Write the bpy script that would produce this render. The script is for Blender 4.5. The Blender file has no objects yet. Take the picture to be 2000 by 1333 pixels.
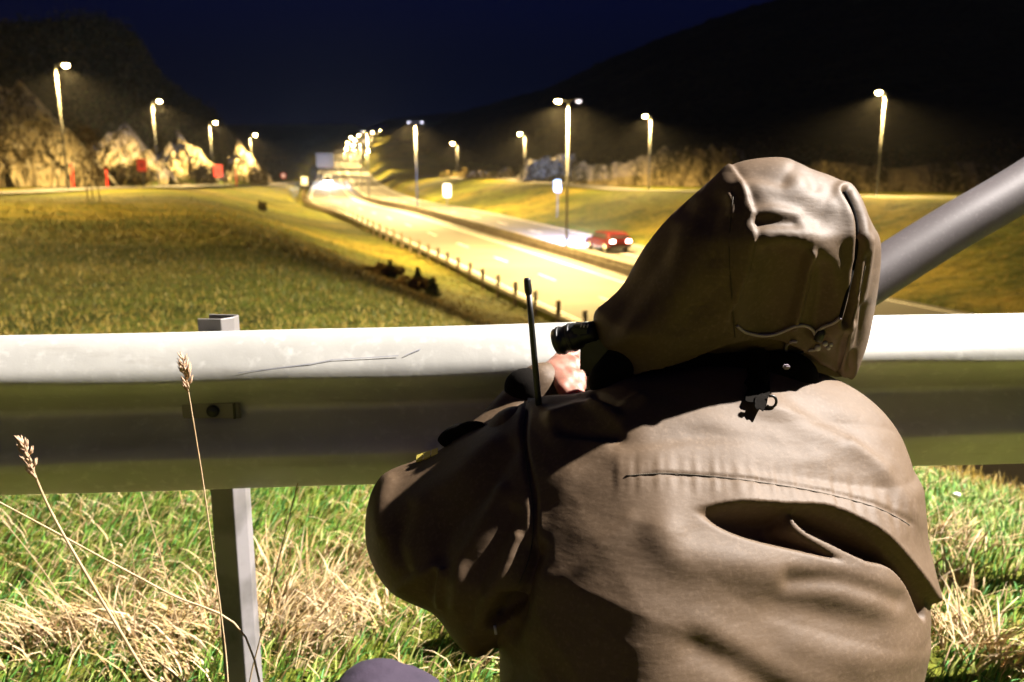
import bpy, bmesh, math, random
import numpy as np
from mathutils import Vector, Matrix
random.seed(7); np.random.seed(7)
SC = bpy.context.scene
COL = SC.collection
R = math.radians

# ------------------------------------------------------------------ camera
PITCH = R(11.2); CAMZ = 1.07; FPX = 1600.0
cd = bpy.data.cameras.new('camera'); cam = bpy.data.objects.new('camera', cd); COL.objects.link(cam)
cam.location = (0, 0, CAMZ); cam.rotation_euler = (math.pi/2-PITCH, 0, 0)
cd.lens = 28.8; cd.sensor_width = 36; cd.clip_start = .02; cd.clip_end = 6000
cd.dof.use_dof = True; cd.dof.focus_distance = 1.22; cd.dof.aperture_fstop = 4.5
SC.camera = cam
# ------------------------------------------------------------------ world: deep blue night sky
W = bpy.data.worlds.new('World'); SC.world = W; W.use_nodes = True
wt = W.node_tree; wt.nodes.clear()
sky = wt.nodes.new('ShaderNodeTexSky'); sky.sky_type = 'NISHITA'; sky.sun_disc = False
sky.sun_elevation = R(-3.0); sky.sun_rotation = R(180); sky.ozone_density = 4
tint = wt.nodes.new('ShaderNodeMix'); tint.data_type = 'RGBA'; tint.blend_type = 'MULTIPLY'; tint.inputs[0].default_value = 1
tint.inputs[7].default_value = (.25, .5, 2.5, 1)
bgn = wt.nodes.new('ShaderNodeBackground'); bgn.inputs[1].default_value = 0.15
wo = wt.nodes.new('ShaderNodeOutputWorld')
wt.links.new(sky.outputs[0], tint.inputs[6]); addn = wt.nodes.new('ShaderNodeMix'); addn.data_type = 'RGBA'; addn.blend_type = 'ADD'; addn.inputs[0].default_value = 1
addn.inputs[7].default_value = (.003, .010, .062, 1)
wt.links.new(tint.outputs[2], addn.inputs[6]); wt.links.new(addn.outputs[2], bgn.inputs[0]); wt.links.new(bgn.outputs[0], wo.inputs[0])
SC.view_settings.view_transform = 'Standard'; SC.view_settings.look = 'None'
SC.view_settings.exposure = 0; SC.view_settings.gamma = 1; SC.view_settings.use_curve_mapping = False
NEAR_LAMP = 35000; MAST = 95000; SIDE = 70000; FARLAMP = 60000; BACK_FILL = 300
SODIUM = (1.0, .68, .24); NEUTRAL = (1.0, .93, .87)

# ------------------------------------------------------------------ helpers
cp, sp_ = math.cos(PITCH), math.sin(PITCH)
def P(px, py, Y):
    """world point at horizontal distance Y lying on the line of sight through a photo point"""
    u = (px-1000)/FPX; v = (666.5-py)/FPX
    d = Vector((u, cp+v*sp_, -sp_+v*cp))
    return Vector((0, 0, CAMZ)) + d*(Y/d.y)
def proj(V):
    V = np.asarray(V); x = V[:, 0]; y = V[:, 1]; z = V[:, 2]-CAMZ
    dep = y*cp - z*sp_; up = y*sp_ + z*cp
    return 1000+FPX*x/dep, 666.5-FPX*up/dep

def tag(o, label=None, cat=None, group=None, kind=None):
    if label: o['label'] = label
    if cat: o['category'] = cat
    if group: o['group'] = group
    if kind: o['kind'] = kind
    return o
def empty(name, loc, label=None, cat=None, group=None):
    o = bpy.data.objects.new(name, None); COL.objects.link(o); o.location = loc; o.empty_display_size = .1
    return tag(o, label, cat, group)
def link(name, me, mat, parent=None, world=True):
    o = bpy.data.objects.new(name, me); COL.objects.link(o)
    if mat is not None and len(me.materials) == 0: me.materials.append(mat)
    if parent is not None:
        o.parent = parent
        if world:                                   # mesh is in world coordinates
            o.matrix_parent_inverse = Matrix.Translation(parent_world(parent)).inverted()
    return o
def parent_world(p):
    v = Vector(p.location)
    return v if p.parent is None else v
def fast_mesh(name, V, quads=None, tris=None, smooth=True, colors=None):
    me = bpy.data.meshes.new(name)
    V = np.asarray(V, dtype=np.float32)
    nq = 0 if quads is None else len(quads); nt = 0 if tris is None else len(tris)
    me.vertices.add(len(V)); me.vertices.foreach_set('co', V.ravel())
    loops = []
    if nq: loops.append(np.asarray(quads, dtype=np.int32).ravel())
    if nt: loops.append(np.asarray(tris, dtype=np.int32).ravel())
    L = np.concatenate(loops)
    me.loops.add(len(L)); me.loops.foreach_set('vertex_index', L)
    st = np.concatenate([np.arange(nq)*4, nq*4+np.arange(nt)*3]).astype(np.int32)
    me.polygons.add(nq+nt); me.polygons.foreach_set('loop_start', st)
    me.polygons.foreach_set('use_smooth', np.full(nq+nt, smooth))
    if colors is not None:
        a = me.color_attributes.new('tint', 'FLOAT_COLOR', 'POINT')
        c = np.ones((len(V), 4), dtype=np.float32); c[:, :3] = colors
        a.data.foreach_set('color', c.ravel())
    me.update(calc_edges=True); me.validate()
    return me
class MB:
    """collects boxes, tubes, lathes into one mesh"""
    def __init__(s): s.V = []; s.F = []
    def add(s, V, F):
        b = len(s.V); s.V += [tuple(v) for v in V]; s.F += [tuple(i+b for i in f) for f in F]; return s
    def box(s, c, size, M=None, bev=0):
        bm = bmesh.new(); bmesh.ops.create_cube(bm, size=1)
        for v in bm.verts: v.co = Vector((v.co.x*size[0], v.co.y*size[1], v.co.z*size[2]))
        if bev: bmesh.ops.bevel(bm, geom=bm.edges[:], offset=bev, segments=2, affect='EDGES')
        if M is not None: bm.transform(M)
        bm.verts.index_update()
        s.add([v.co+Vector(c) for v in bm.verts], [[v.index for v in f.verts] for f in bm.faces]); bm.free(); return s
    def tube(s, pts, r, n=8, cap=True):
        pts = [Vector(p) for p in pts]; m = len(pts)
        rr = r if isinstance(r, (list, tuple)) else [r]*m
        V = []; F = []; ref = None
        for i, p in enumerate(pts):
            t = (pts[min(i+1, m-1)]-pts[max(i-1, 0)]).normalized()
            if ref is None: ref = Vector((0, 0, 1)) if abs(t.z) < .9 else Vector((1, 0, 0))
            a = (ref - t*ref.dot(t)).normalized(); ref = a; b = t.cross(a)
            for k in range(n):
                q = 2*math.pi*k/n; V.append(p + (a*math.cos(q)+b*math.sin(q))*rr[i])
        for i in range(m-1):
            for k in range(n):
                F.append((i*n+k, i*n+(k+1) % n, (i+1)*n+(k+1) % n, (i+1)*n+k))
        if cap: F.append(tuple(range(n))[::-1]); F.append(tuple((m-1)*n+k for k in range(n)))
        return s.add(V, F)
    def lathe(s, prof, c, n=16, M=None):
        V = []; F = []
        for (r, z) in prof:
            for k in range(n):
                q = 2*math.pi*k/n; v = Vector((r*math.cos(q), r*math.sin(q), z))
                V.append((M @ v if M else v)+Vector(c))
        for i in range(len(prof)-1):
            for k in range(n): F.append((i*n+k, i*n+(k+1) % n, (i+1)*n+(k+1) % n, (i+1)*n+k))
        F.append(tuple(range(n))[::-1]); F.append(tuple((len(prof)-1)*n+k for k in range(n)))
        return s.add(V, F)
    def mesh(s, name, smooth=False):
        me = bpy.data.meshes.new(name); me.from_pydata(s.V, [], s.F)
        if smooth:
            me.polygons.foreach_set('use_smooth', [True]*len(me.polygons))
        me.update(); return me
    def build(s, name, mat, parent=None, smooth=False, world=True):
        return link(name, s.mesh(name, smooth), mat, parent, world)
def smooth_poly(pts, n=4, closed=True):
    """Catmull-Rom refine"""
    pts = [np.array(p, float) for p in pts]; out = []; m = len(pts)
    rng = range(m) if closed else range(m-1)
    for i in rng:
        if closed: p0, p1, p2, p3 = pts[i-1], pts[i], pts[(i+1) % m], pts[(i+2) % m]
        else: p0, p1, p2, p3 = pts[max(i-1, 0)], pts[i], pts[i+1], pts[min(i+2, m-1)]
        for k in range(n):
            t = k/n
            out.append(.5*((2*p1)+(-p0+p2)*t+(2*p0-5*p1+4*p2-p3)*t*t+(-p0+3*p1-3*p2+p3)*t**3))
    if not closed: out.append(pts[-1])
    return np.array(out)
def seg_dist(U, V, poly, closed=True):
    """unsigned distance to a polyline, plus side sign of the nearest segment"""
    best = np.full(U.shape, 1e18); side = np.zeros(U.shape)
    n = len(poly)
    for i in range(n if closed else n-1):
        a = poly[i]; b = poly[(i+1) % n]; d = b-a; L2 = d@d+1e-12
        t = np.clip(((U-a[0])*d[0]+(V-a[1])*d[1])/L2, 0, 1)
        ex = U-a[0]-t*d[0]; ey = V-a[1]-t*d[1]; q = ex*ex+ey*ey
        m = q < best; best = np.where(m, q, best)
        side = np.where(m, np.sign(d[0]*(V-a[1])-d[1]*(U-a[0])), side)
    return np.sqrt(best), side
def inside(U, V, poly):
    c = np.zeros(U.shape, bool); n = len(poly); j = n-1
    for i in range(n):
        xi, yi = poly[i]; xj, yj = poly[j]
        if yi != yj:
            c ^= ((yi > V) != (yj > V)) & (U < (xj-xi)*(V-yi)/(yj-yi)+xi)
        j = i
    return c
def blur2(A, n):
    for _ in range(n):
        B = np.pad(A, 1, mode='edge')
        A = (B[1:-1, 1:-1]*4+B[:-2, 1:-1]*2+B[2:, 1:-1]*2+B[1:-1, :-2]*2+B[1:-1, 2:]*2+B[:-2, :-2]+B[2:, 2:]+B[:-2, 2:]+B[2:, :-2])/16
    return A
def surface_nets(F, o, h):
    dims = F.shape; S = F > 0; key = []; pos = []; quads = []
    cd_ = (dims[0]-1, dims[1]-1, dims[2]-1)
    def cid(I): return (I[:, 0]*cd_[1]+I[:, 1])*cd_[2]+I[:, 2]
    for a in range(3):
        b, c = (a+1) % 3, (a+2) % 3
        s0 = [slice(None)]*3; s1 = [slice(None)]*3; s0[a] = slice(0, -1); s1[a] = slice(1, None)
        idx = np.argwhere(S[tuple(s0)] != S[tuple(s1)])
        ok = (idx[:, b] > 0) & (idx[:, c] > 0) & (idx[:, b] < dims[b]-1) & (idx[:, c] < dims[c]-1); idx = idx[ok]
        f0 = F[tuple(idx.T)]; j = idx.copy(); j[:, a] += 1; f1 = F[tuple(j.T)]
        t = f0/(f0-f1); p = idx.astype(float); p[:, a] += t; q4 = []
        for db, dc in ((0, 0), (-1, 0), (-1, -1), (0, -1)):
            k = idx.copy(); k[:, b] += db; k[:, c] += dc; ids = cid(k)
            key.append(ids); pos.append(p); q4.append(ids)
        q = np.stack(q4, 1); flip = f0 <= 0; q[flip] = q[flip][:, ::-1]; quads.append(q)
    key = np.concatenate(key); pos = np.concatenate(pos); quads = np.concatenate(quads)
    u, inv = np.unique(key, return_inverse=True); inv = inv.ravel(); cnt = np.bincount(inv)
    V = np.stack([np.bincount(inv, pos[:, k])/cnt for k in range(3)], 1)*h+np.array(o)
    Q = np.searchsorted(u, quads)
    return V, Q
def vnormals(V, Q):
    n = np.cross(V[Q[:, 2]]-V[Q[:, 0]], V[Q[:, 3]]-V[Q[:, 1]]); N = np.zeros_like(V)
    for k in range(4):
        for c in range(3): N[:, c] += np.bincount(Q[:, k], n[:, c], minlength=len(V))
    return N/(np.linalg.norm(N, axis=1, keepdims=True)+1e-12)
def lap(V, Q, it):
    n = len(V)
    for _ in range(it):
        A = np.zeros_like(V); c = np.zeros(n)
        for k in range(4):
            j = Q[:, (k+1) % 4]; i = Q[:, k]
            for ax in range(3): A[:, ax] += np.bincount(i, V[j, ax], minlength=n)+np.bincount(j, V[i, ax], minlength=n)
            c += np.bincount(i, minlength=n)+np.bincount(j, minlength=n)
        V = .4*V+.6*A/np.maximum(c, 1)[:, None]
    return V
def vnoise(x, y, z, f, seed=0):
    """cheap smooth noise: sum of rotated sines"""
    r = np.random.RandomState(seed); s = 0
    for i in range(6):
        d = r.normal(size=3); d /= np.linalg.norm(d); q = r.uniform(0, 6.28)
        s = s+np.sin((d[0]*x+d[1]*y+d[2]*z)*f*r.uniform(.6, 1.6)+q+1.3*np.sin((d[1]*x-d[2]*y+d[0]*z)*f*.7+q*2))
    return s/6
def inflate(outline, Y0, Rr, k, cfun, h, blur=5, fine=None, refine=4, lapn=2, back=1.0):
    """solid whose outline stands in the vertical plane Y0 and whose thickness swells inwards; cfun bends its middle surface"""
    poly = []
    for a, b in smooth_poly(outline, refine):
        v = P(a, b, Y0)
        for _ in range(8): v = P(a, b, Y0+float(cfun(np.array([v.x]), np.array([v.z]))[0]))
        poly.append((v.x, v.z))
    poly = np.array(poly)
    m = 4*h; lo = poly.min(0)-m; hi = poly.max(0)+m
    xs = np.arange(lo[0], hi[0], h); zs = np.arange(lo[1], hi[1], h)
    X, Z = np.meshgrid(xs, zs, indexing='ij')
    d, _ = seg_dist(X, Z, poly); ins = inside(X, Z, poly)
    T2 = np.where(ins, k*k*(Rr*Rr-(Rr-np.minimum(d, Rr))**2), -k*k*2*Rr*d)
    T2 = blur2(T2, blur)
    C = Y0+cfun(X, Z)
    ylo = (C-np.sqrt(np.maximum(T2, 0))).min()-4*h; yhi = (C+np.sqrt(np.maximum(T2, 0))).max()+4*h
    ys = np.arange(ylo, yhi, h)
    dy = ys[None, :, None]-C[:, None, :]
    F = (T2[:, None, :]-dy**2*np.where(dy > 0, 1/back**2, 1)).astype(np.float32)
    F[0] = F[-1] = -1; F[:, 0] = F[:, -1] = -1; F[:, :, 0] = F[:, :, -1] = -1
    V, Q = surface_nets(F, (xs[0], ys[0], zs[0]), h)
    V = lap(V, Q, lapn)
    if fine is not None:
        N = vnormals(V, Q); px, py = proj(V)
        D = fine(px, py, V, N)
        V = V+N*D[:, None]
        V = lap(V, Q, 1)
    return V, Q
def ridge(px, py, pts, w, amp):
    d, _ = seg_dist(px, py, smooth_poly(pts, 4, False), False)
    return amp*np.exp(-(d/w)**2)
def lip(px, py, pts, w, amp, e=3.0, side=1):
    """raised on one side of the line, cut off sharply on the other"""
    d, s = seg_dist(px, py, smooth_poly(pts, 4, False), False); s = s*side
    return amp*np.where(s > 0, np.exp(-d/w), np.exp(-(d/e)**2))
def recess(px, py, pts, depth, soft):
    q = smooth_poly(pts, 4); d, _ = seg_dist(px, py, q); ins = inside(px, py, q)
    t = np.clip(np.where(ins, d, 0)/soft, 0, 1); return -depth*t*t*(3-2*t)
def wrinkles(V, ang, f, stretch, seed, amp):
    c, s = math.cos(ang), math.sin(ang); a = V[:, 0]*c+V[:, 2]*s; b = -V[:, 0]*s+V[:, 2]*c
    a = a+.02*vnoise(V[:, 0], V[:, 1], V[:, 2], 9, seed+3)
    n = vnoise(a/stretch, V[:, 1]*.3, b, f, seed); m = sst(.5+.9*vnoise(V[:, 0], V[:, 1], V[:, 2], 7, seed+1))
    return amp*(np.maximum(0, 1-2.2*np.abs(n))**2)*m
def blob(caps, h, k=.02, fine=None, lapn=1):
    """smooth union of tapered capsules (a, b, ra, rb)"""
    A = np.array([list(c[0])+list(c[1]) for c in caps]); rm = max(max(c[2], c[3]) for c in caps)
    lo = np.minimum(A[:, :3], A[:, 3:]).min(0)-rm-4*h; hi = np.maximum(A[:, :3], A[:, 3:]).max(0)+rm+4*h
    ax = [np.arange(lo[i], hi[i], h) for i in range(3)]
    X, Y, Z = [a.astype(np.float32) for a in np.meshgrid(*ax, indexing='ij')]
    acc = np.zeros(X.shape, np.float32)
    for a, b, ra, rb in caps:
        a = np.array(a, float); b = np.array(b, float); d = b-a; L2 = d@d+1e-12
        t = np.clip(((X-a[0])*d[0]+(Y-a[1])*d[1]+(Z-a[2])*d[2])/L2, 0, 1)
        dist = np.sqrt((X-a[0]-t*d[0])**2+(Y-a[1]-t*d[1])**2+(Z-a[2]-t*d[2])**2)-(ra+(rb-ra)*t)
        acc += np.exp(np.clip(-dist/k, -60, 30))
    F = (k*np.log(acc+1e-30)).astype(np.float32)
    V, Q = surface_nets(F, lo, h); V = lap(V, Q, lapn)
    if fine is not None:
        N = vnormals(V, Q); V = V+N*fine(V)[:, None]
    return V, Q

# ------------------------------------------------------------------ materials
def mat(name, col, rough=.7, metal=0, noise=None, bump=None, spec=.5, emit=None, sheen=0, attr=False, trans=0):
    m = bpy.data.materials.new(name); m.use_nodes = True; nt = m.node_tree; b = nt.nodes['Principled BSDF']
    b.inputs['Base Color'].default_value = (*col, 1); b.inputs['Roughness'].default_value = rough
    b.inputs['Metallic'].default_value = metal; b.inputs['Specular IOR Level'].default_value = spec
    if sheen: b.inputs['Sheen Weight'].default_value = sheen
    if emit: b.inputs['Emission Color'].default_value = (*emit[0], 1); b.inputs['Emission Strength'].default_value = emit[1]
    tc = nt.nodes.new('ShaderNodeTexCoord')
    src = None
    if attr:
        at = nt.nodes.new('ShaderNodeAttribute'); at.attribute_name = 'tint'; src = at.outputs['Color']
        nt.links.new(src, b.inputs['Base Color'])
    if noise:                       # list of (scale, colour, low, high[, stretch])
        for e in noise:
            n = nt.nodes.new('ShaderNodeTexNoise'); n.inputs['Scale'].default_value = e[0]; n.inputs['Detail'].default_value = 6
            if len(e) > 4:
                mp = nt.nodes.new('ShaderNodeMapping'); mp.inputs['Scale'].default_value = e[4]
                nt.links.new(tc.outputs['Object'], mp.inputs[0]); nt.links.new(mp.outputs[0], n.inputs['Vector'])
            else: nt.links.new(tc.outputs['Object'], n.inputs['Vector'])
            mr = nt.nodes.new('ShaderNodeMapRange'); mr.inputs[1].default_value = e[2]; mr.inputs[2].default_value = e[3]
            mx = nt.nodes.new('ShaderNodeMix'); mx.data_type = 'RGBA'
            nt.links.new(n.outputs[0], mr.inputs[0]); nt.links.new(mr.outputs[0], mx.inputs[0])
            if src: nt.links.new(src, mx.inputs[6])
            else: mx.inputs[6].default_value = (*col, 1)
            mx.inputs[7].default_value = (*e[1], 1); src = mx.outputs[2]
        nt.links.new(src, b.inputs['Base Color'])
    if bump:
        prev = None
        for (sc, st, dist, *ex) in bump:
            n = nt.nodes.new('ShaderNodeTexNoise'); n.inputs['Scale'].default_value = sc; n.inputs['Detail'].default_value = 5
            if ex:
                mp = nt.nodes.new('ShaderNodeMapping'); mp.inputs['Scale'].default_value = ex[0]
                nt.links.new(tc.outputs['Object'], mp.inputs[0]); nt.links.new(mp.outputs[0], n.inputs['Vector'])
            else: nt.links.new(tc.outputs['Object'], n.inputs['Vector'])
            bp = nt.nodes.new('ShaderNodeBump'); bp.inputs['Strength'].default_value = st; bp.inputs['Distance'].default_value = dist
            nt.links.new(n.outputs[0], bp.inputs['Height'])
            if prev: nt.links.new(prev, bp.inputs['Normal'])
            prev = bp.outputs[0]
        nt.links.new(prev, b.inputs['Normal'])
    return m
M = {}
M['ground'] = mat('turf', (.10, .115, .013), .95, noise=[(.07, (.17, .135, .02), .42, .6), (.11, (.05, .06, .007), .5, .6), (.35, (.045, .055, .006), .52, .66), (1.1, (.04, .045, .006), .54, .7), (3.0, (.22, .15, .035), .56, .72), (22, (.04, .045, .008), .5, .75)],
                  bump=[(1.3, .8, .5), (12, .8, .08)], spec=.1)
M['asphalt'] = mat('asphalt', (.085, .08, .075), .8, noise=[(.35, (.12, .11, .1), .45, .7, (.3, 1, 1)), (60, (.05, .05, .05), .5, .7)], bump=[(80, .4, .01)], spec=.4)
M['marking'] = mat('road_paint', (.75, .75, .72), .7, noise=[(8, (.5, .5, .48), .5, .8)])
M['galv'] = mat('galvanised_steel', (.56, .55, .50), .52, .2, noise=[(7, (.47, .46, .42), .4, .7), (45, (.64, .63, .58), .55, .75), (3, (.36, .33, .28), .63, .8, (1, 1, 6))], bump=[(30, .12, .004), (260, .1, .001)], spec=.45)
M['galvdark'] = mat('weathered_steel', (.22, .2, .17), .6, .3, noise=[(3, (.3, .28, .24), .4, .7)])
M['tube'] = mat('grey_coated_steel', (.13, .115, .115), .5, .1, noise=[(5, (.105, .09, .09), .4, .7), (120, (.16, .14, .14), .55, .75)], bump=[(220, .15, .001)])
M['poststeel'] = mat('dull_post_steel', (.3, .28, .28), .55, .3, noise=[(12, (.15, .14, .13), .4, .7), (3, (.24, .22, .2), .5, .75, (1, 1, 4))], bump=[(60, .15, .002)])
M['scuff'] = mat('scuffed_zinc', (.3, .3, .33), .6)
M['pole'] = mat('pole_steel', (.09, .09, .085), .7, .1, noise=[(4, (.065, .065, .06), .45, .7)])
M['concrete'] = mat('median_concrete', (.14, .115, .08), .9, noise=[(2, (.08, .06, .04), .4, .7)])
M['rock'] = mat('rock', (.36, .3, .19), .9, noise=[(.5, (.08, .06, .03), .5, .64, (1.4, 1, .35)), (1.4, (.42, .38, .3), .5, .7), (2.2, (.03, .025, .012), .52, .62, (1.8, 1, .45))], bump=[(1.2, 1, .5, (1, 1, .4)), (6, .8, .1)], spec=.2)
M['rockdark'] = mat('rock_with_turf', (.2, .16, .09), .95, noise=[(.3, (.05, .04, .015), .45, .6, (2, 1, .25)), (1.6, (.3, .24, .13), .5, .7)], bump=[(1, 1, .5, (1, 1, .3)), (5, .8, .1)], spec=.1)
M['hill'] = mat('wooded_hill', (.035, .026, .008), 1, noise=[(.05, (.055, .038, .012), .45, .65), (.4, (.01, .009, .004), .5, .7)], bump=[(.3, 1, 2), (1.5, 1, .6)], spec=.02)
M['jacket'] = mat('jacket_cloth', (.094, .060, .033), .62, noise=[(9, (.077, .048, .025), .4, .7), (160, (.11, .072, .042), .5, .7)],
                  bump=[(4, .28, .022, (1, 1, 3)), (22, .22, .005), (900, .35, .0005)], spec=.3)
M['seam'] = mat('seam_thread', (.045, .033, .018), .85)
M['black'] = mat('black_plastic', (.012, .012, .012), .38, noise=[(40, (.02, .02, .018), .45, .7)], bump=[(200, .2, .001)])
M['rubber'] = mat('black_rubber', (.01, .01, .01), .45)
M['blackcloth'] = mat('black_fabric', (.006, .005, .004), .95, bump=[(60, .4, .003)], spec=.05)
M['glass'] = mat('dark_glass', (.01, .012, .014), .05, spec=1)
M['skin'] = mat('skin', (.27, .125, .085), .5, noise=[(60, (.24, .085, .055), .45, .7)], bump=[(90, .25, .002)])
M['skin'].node_tree.nodes['Principled BSDF'].inputs['Subsurface Weight'].default_value = .15
M['cord'] = mat('grey_lilac_cord', (.3, .25, .3), .55, bump=[(400, .5, .001)])
M['clear'] = mat('clear_grey_plastic', (.45, .42, .46), .2, spec=.9)
M['purple'] = mat('purple_grey_trousers', (.030, .019, .036), .88, noise=[(20, (.02, .013, .027), .4, .7)], bump=[(25, .4, .01), (500, .3, .0006)])
M['trouser'] = mat('dark_trousers', (.05, .045, .035), .85, bump=[(20, .4, .01)])
M['yellow'] = mat('yellow_stripe', (.75, .62, .12), .5)
M['straw'] = mat('dry_grass', (.5, .36, .19), .75, attr=True, spec=.25)
M['stalk'] = mat('dry_stalk', (.5, .36, .2), .7, noise=[(30, (.36, .24, .12), .45, .7)])
M['seed'] = mat('seed_head', (.48, .32, .2), .8, noise=[(90, (.3, .18, .1), .45, .7)])
M['wood'] = mat('grey_wood', (.16, .12, .075), .9, noise=[(5, (.08, .06, .035), .4, .7, (4, 4, 1))])
M['red'] = mat('red_sign', (.6, .04, .03), .5)
M['white'] = mat('white_sign', (.8, .8, .76), .5)
M['redpaint'] = mat('dark_red_car_paint', (.05, .003, .004), .25, .2, spec=.7)
M['whitepaint'] = mat('white_van_paint', (.7, .7, .7), .3, spec=.6)
M['tail'] = mat('tail_light', (.5, .01, .01), .3, emit=((1, .35, .3), 90))
M['head'] = mat('head_light', (.9, .9, .9), .2, emit=((.85, .93, 1), 900))
M['lens'] = mat('lamp_lens', (.9, .8, .6), .3, emit=(SODIUM, 260))
M['lensdim'] = mat('lamp_lens_dim', (.5, .5, .5), .3, emit=((.8, .75, .8), 3))
M['bark'] = mat('bark', (.07, .05, .03), .95)
M['leafdark'] = mat('dark_foliage', (.035, .04, .012), .9, attr=True, spec=.1)
M['pebble'] = mat('white_litter', (.85, .85, .85), .5)

# ------------------------------------------------------------------ terrain functions
CL = np.array([(34, -30, -5.2), (24, -2, -5), (17, 18, -4.9), (9.9, 39, -4.75), (3.8, 57.6, -4.33), (-4.2, 79, -3.55), (-11.8, 100, -2.9), (-23.7, 134, -2.3),
               (-39, 200, -1.0), (-52, 260, 1.3), (-66, 325, 4.8), (-82, 400, 9.5), (-112, 600, 24), (-149, 900, 51), (-190, 1250, 80)], float)
CLs = smooth_poly(CL, 6, False)
def nearest_center(x, y):
    best = np.full(x.shape, 1e18); zc = np.zeros(x.shape); side = np.zeros(x.shape)
    for i in range(len(CLs)-1):
        a, b = CLs[i], CLs[i+1]; dx, dy = b[0]-a[0], b[1]-a[1]
        t = ((x-a[0])*dx+(y-a[1])*dy)/(dx*dx+dy*dy)
        if i > 0: t = np.maximum(t, 0)
        if i < len(CLs)-2: t = np.minimum(t, 1)
        q = (x-a[0]-t*dx)**2+(y-a[1]-t*dy)**2; m = q < best
        best = np.where(m, q, best); zc = np.where(m, a[2]+t*(b[2]-a[2]), zc)
        side = np.where(m, np.sign((x-a[0])*dy-(y-a[1])*dx), side)
    return np.sqrt(best)*side, zc
def sst(t): t = np.clip(t, 0, 1); return t*t*(3-2*t)
SKYL = [(-2200, 40), (-900, 60), (-300, 60), (0, 62), (170, 58), (230, 62), (290, 95), (335, 175), (430, 235), (500, 335), (560, 372), (700, 400)]   # left hill ridge
SKYR = [(640, 350), (760, 300), (880, 235), (960, 212), (1060, 190), (1200, 130), (1330, 85), (1450, 50), (1700, -10), (2100, -80), (3200, -150)]
def elev(px, tab):
    xs = [a for a, _ in tab]; ys = [b for _, b in tab]
    return (350-np.interp(px, xs, ys))/FPX
def terrain(x, y):
    x = np.asarray(x, float); y = np.asarray(y, float)
    t, zc = nearest_center(x, y)
    zl = np.interp(y, [-50, 0, 3.2, 8, 20, 40, 70, 108, 150, 193, 240, 260, 400, 900, 1250], [0, 0, -.03, -.55, -1.0, -.8, .2, .1, -.1, -.3, .6, 1.3, 9.5, 51, 80])
    zl = np.where((x < -8) & (y < 60), zl+sst((-x-8)/25)*sst((60-y)/30)*1.0, zl)
    Wl = np.interp(y, [-50, 0, 30, 80, 150, 250, 400], [10, 10.5, 13, 20, 12, 5, 5])
    zr = np.interp(y, [-50, 0, 40, 76, 109, 160, 210, 260, 400, 900, 1250], [0, 0, -.3, -.6, -.4, .9, 1.2, 2, 10, 52, 82])
    Wr = np.interp(y, [0, 80, 150, 250], [17, 17, 15, 9])
    L = zc+(zl-zc)*sst((-t-9.5)/Wl); Rg = zc+(zr-zc)*sst((t-9.5)/Wr)
    z = np.where(t < 0, L, Rg)
    z = z+np.where(np.abs(t) > 11, 1, 0)*.22*vnoise(x, y, 0*x, .16, 3)*sst((y-4)/20)*sst((np.abs(t)-11)/8)
    z = z-(.12+.006*np.maximum(y, 0))*sst((9.6+.03*np.maximum(y-60, 0)-np.abs(t))/(.2+.02*np.maximum(y-60, 0)))
    # left hill
    yy = np.maximum(y, 1); px = 1000+FPX*x/yy/cp
    r0l = np.interp(px, [-1500, 0, 150, 300, 420, 520], [70, 84, 108, 140, 185, 240]); r1l = r0l+75
    hl = sst((yy-r0l)/(r1l-r0l))*elev(px, SKYL)*r1l
    hl = np.where((yy > r1l), hl+(yy-r1l)*.02, hl)
    hl = np.where((y > 5) & (px < 640), hl, 0)
    z = np.where(hl > 0.01, np.maximum(z, z*.0+zl*0+np.maximum(hl*1.0, 0)+np.minimum(z, 0)), z)
    r0r = np.interp(px, [700, 900, 1150, 1450, 1700, 2300], [420, 240, 175, 135, 112, 90]); r1r = r0r+330
    hr = sst((yy-r0r)/(r1r-r0r))*elev(px, SKYR)*r1r
    hr = np.where(yy > r1r, hr+(yy-r1r)*.03, hr)
    hr = np.where((y > 5) & (px > 640) & (t > 34), hr, 0)
    z = np.where(hr > 0.01, np.maximum(z, hr), z)
    # far valley end
    far = sst((yy-1000)/500)*np.where(y > 5, 1, 0)
    z = np.where(far > 0, np.maximum(z, far*(350-np.interp(px, [0, 500, 700, 760, 1000], [230, 262, 262, 240, 215]))/FPX*1500), z)
    return z
def gz(x, y): return float(terrain(np.array([x]), np.array([y]))[0])

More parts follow.
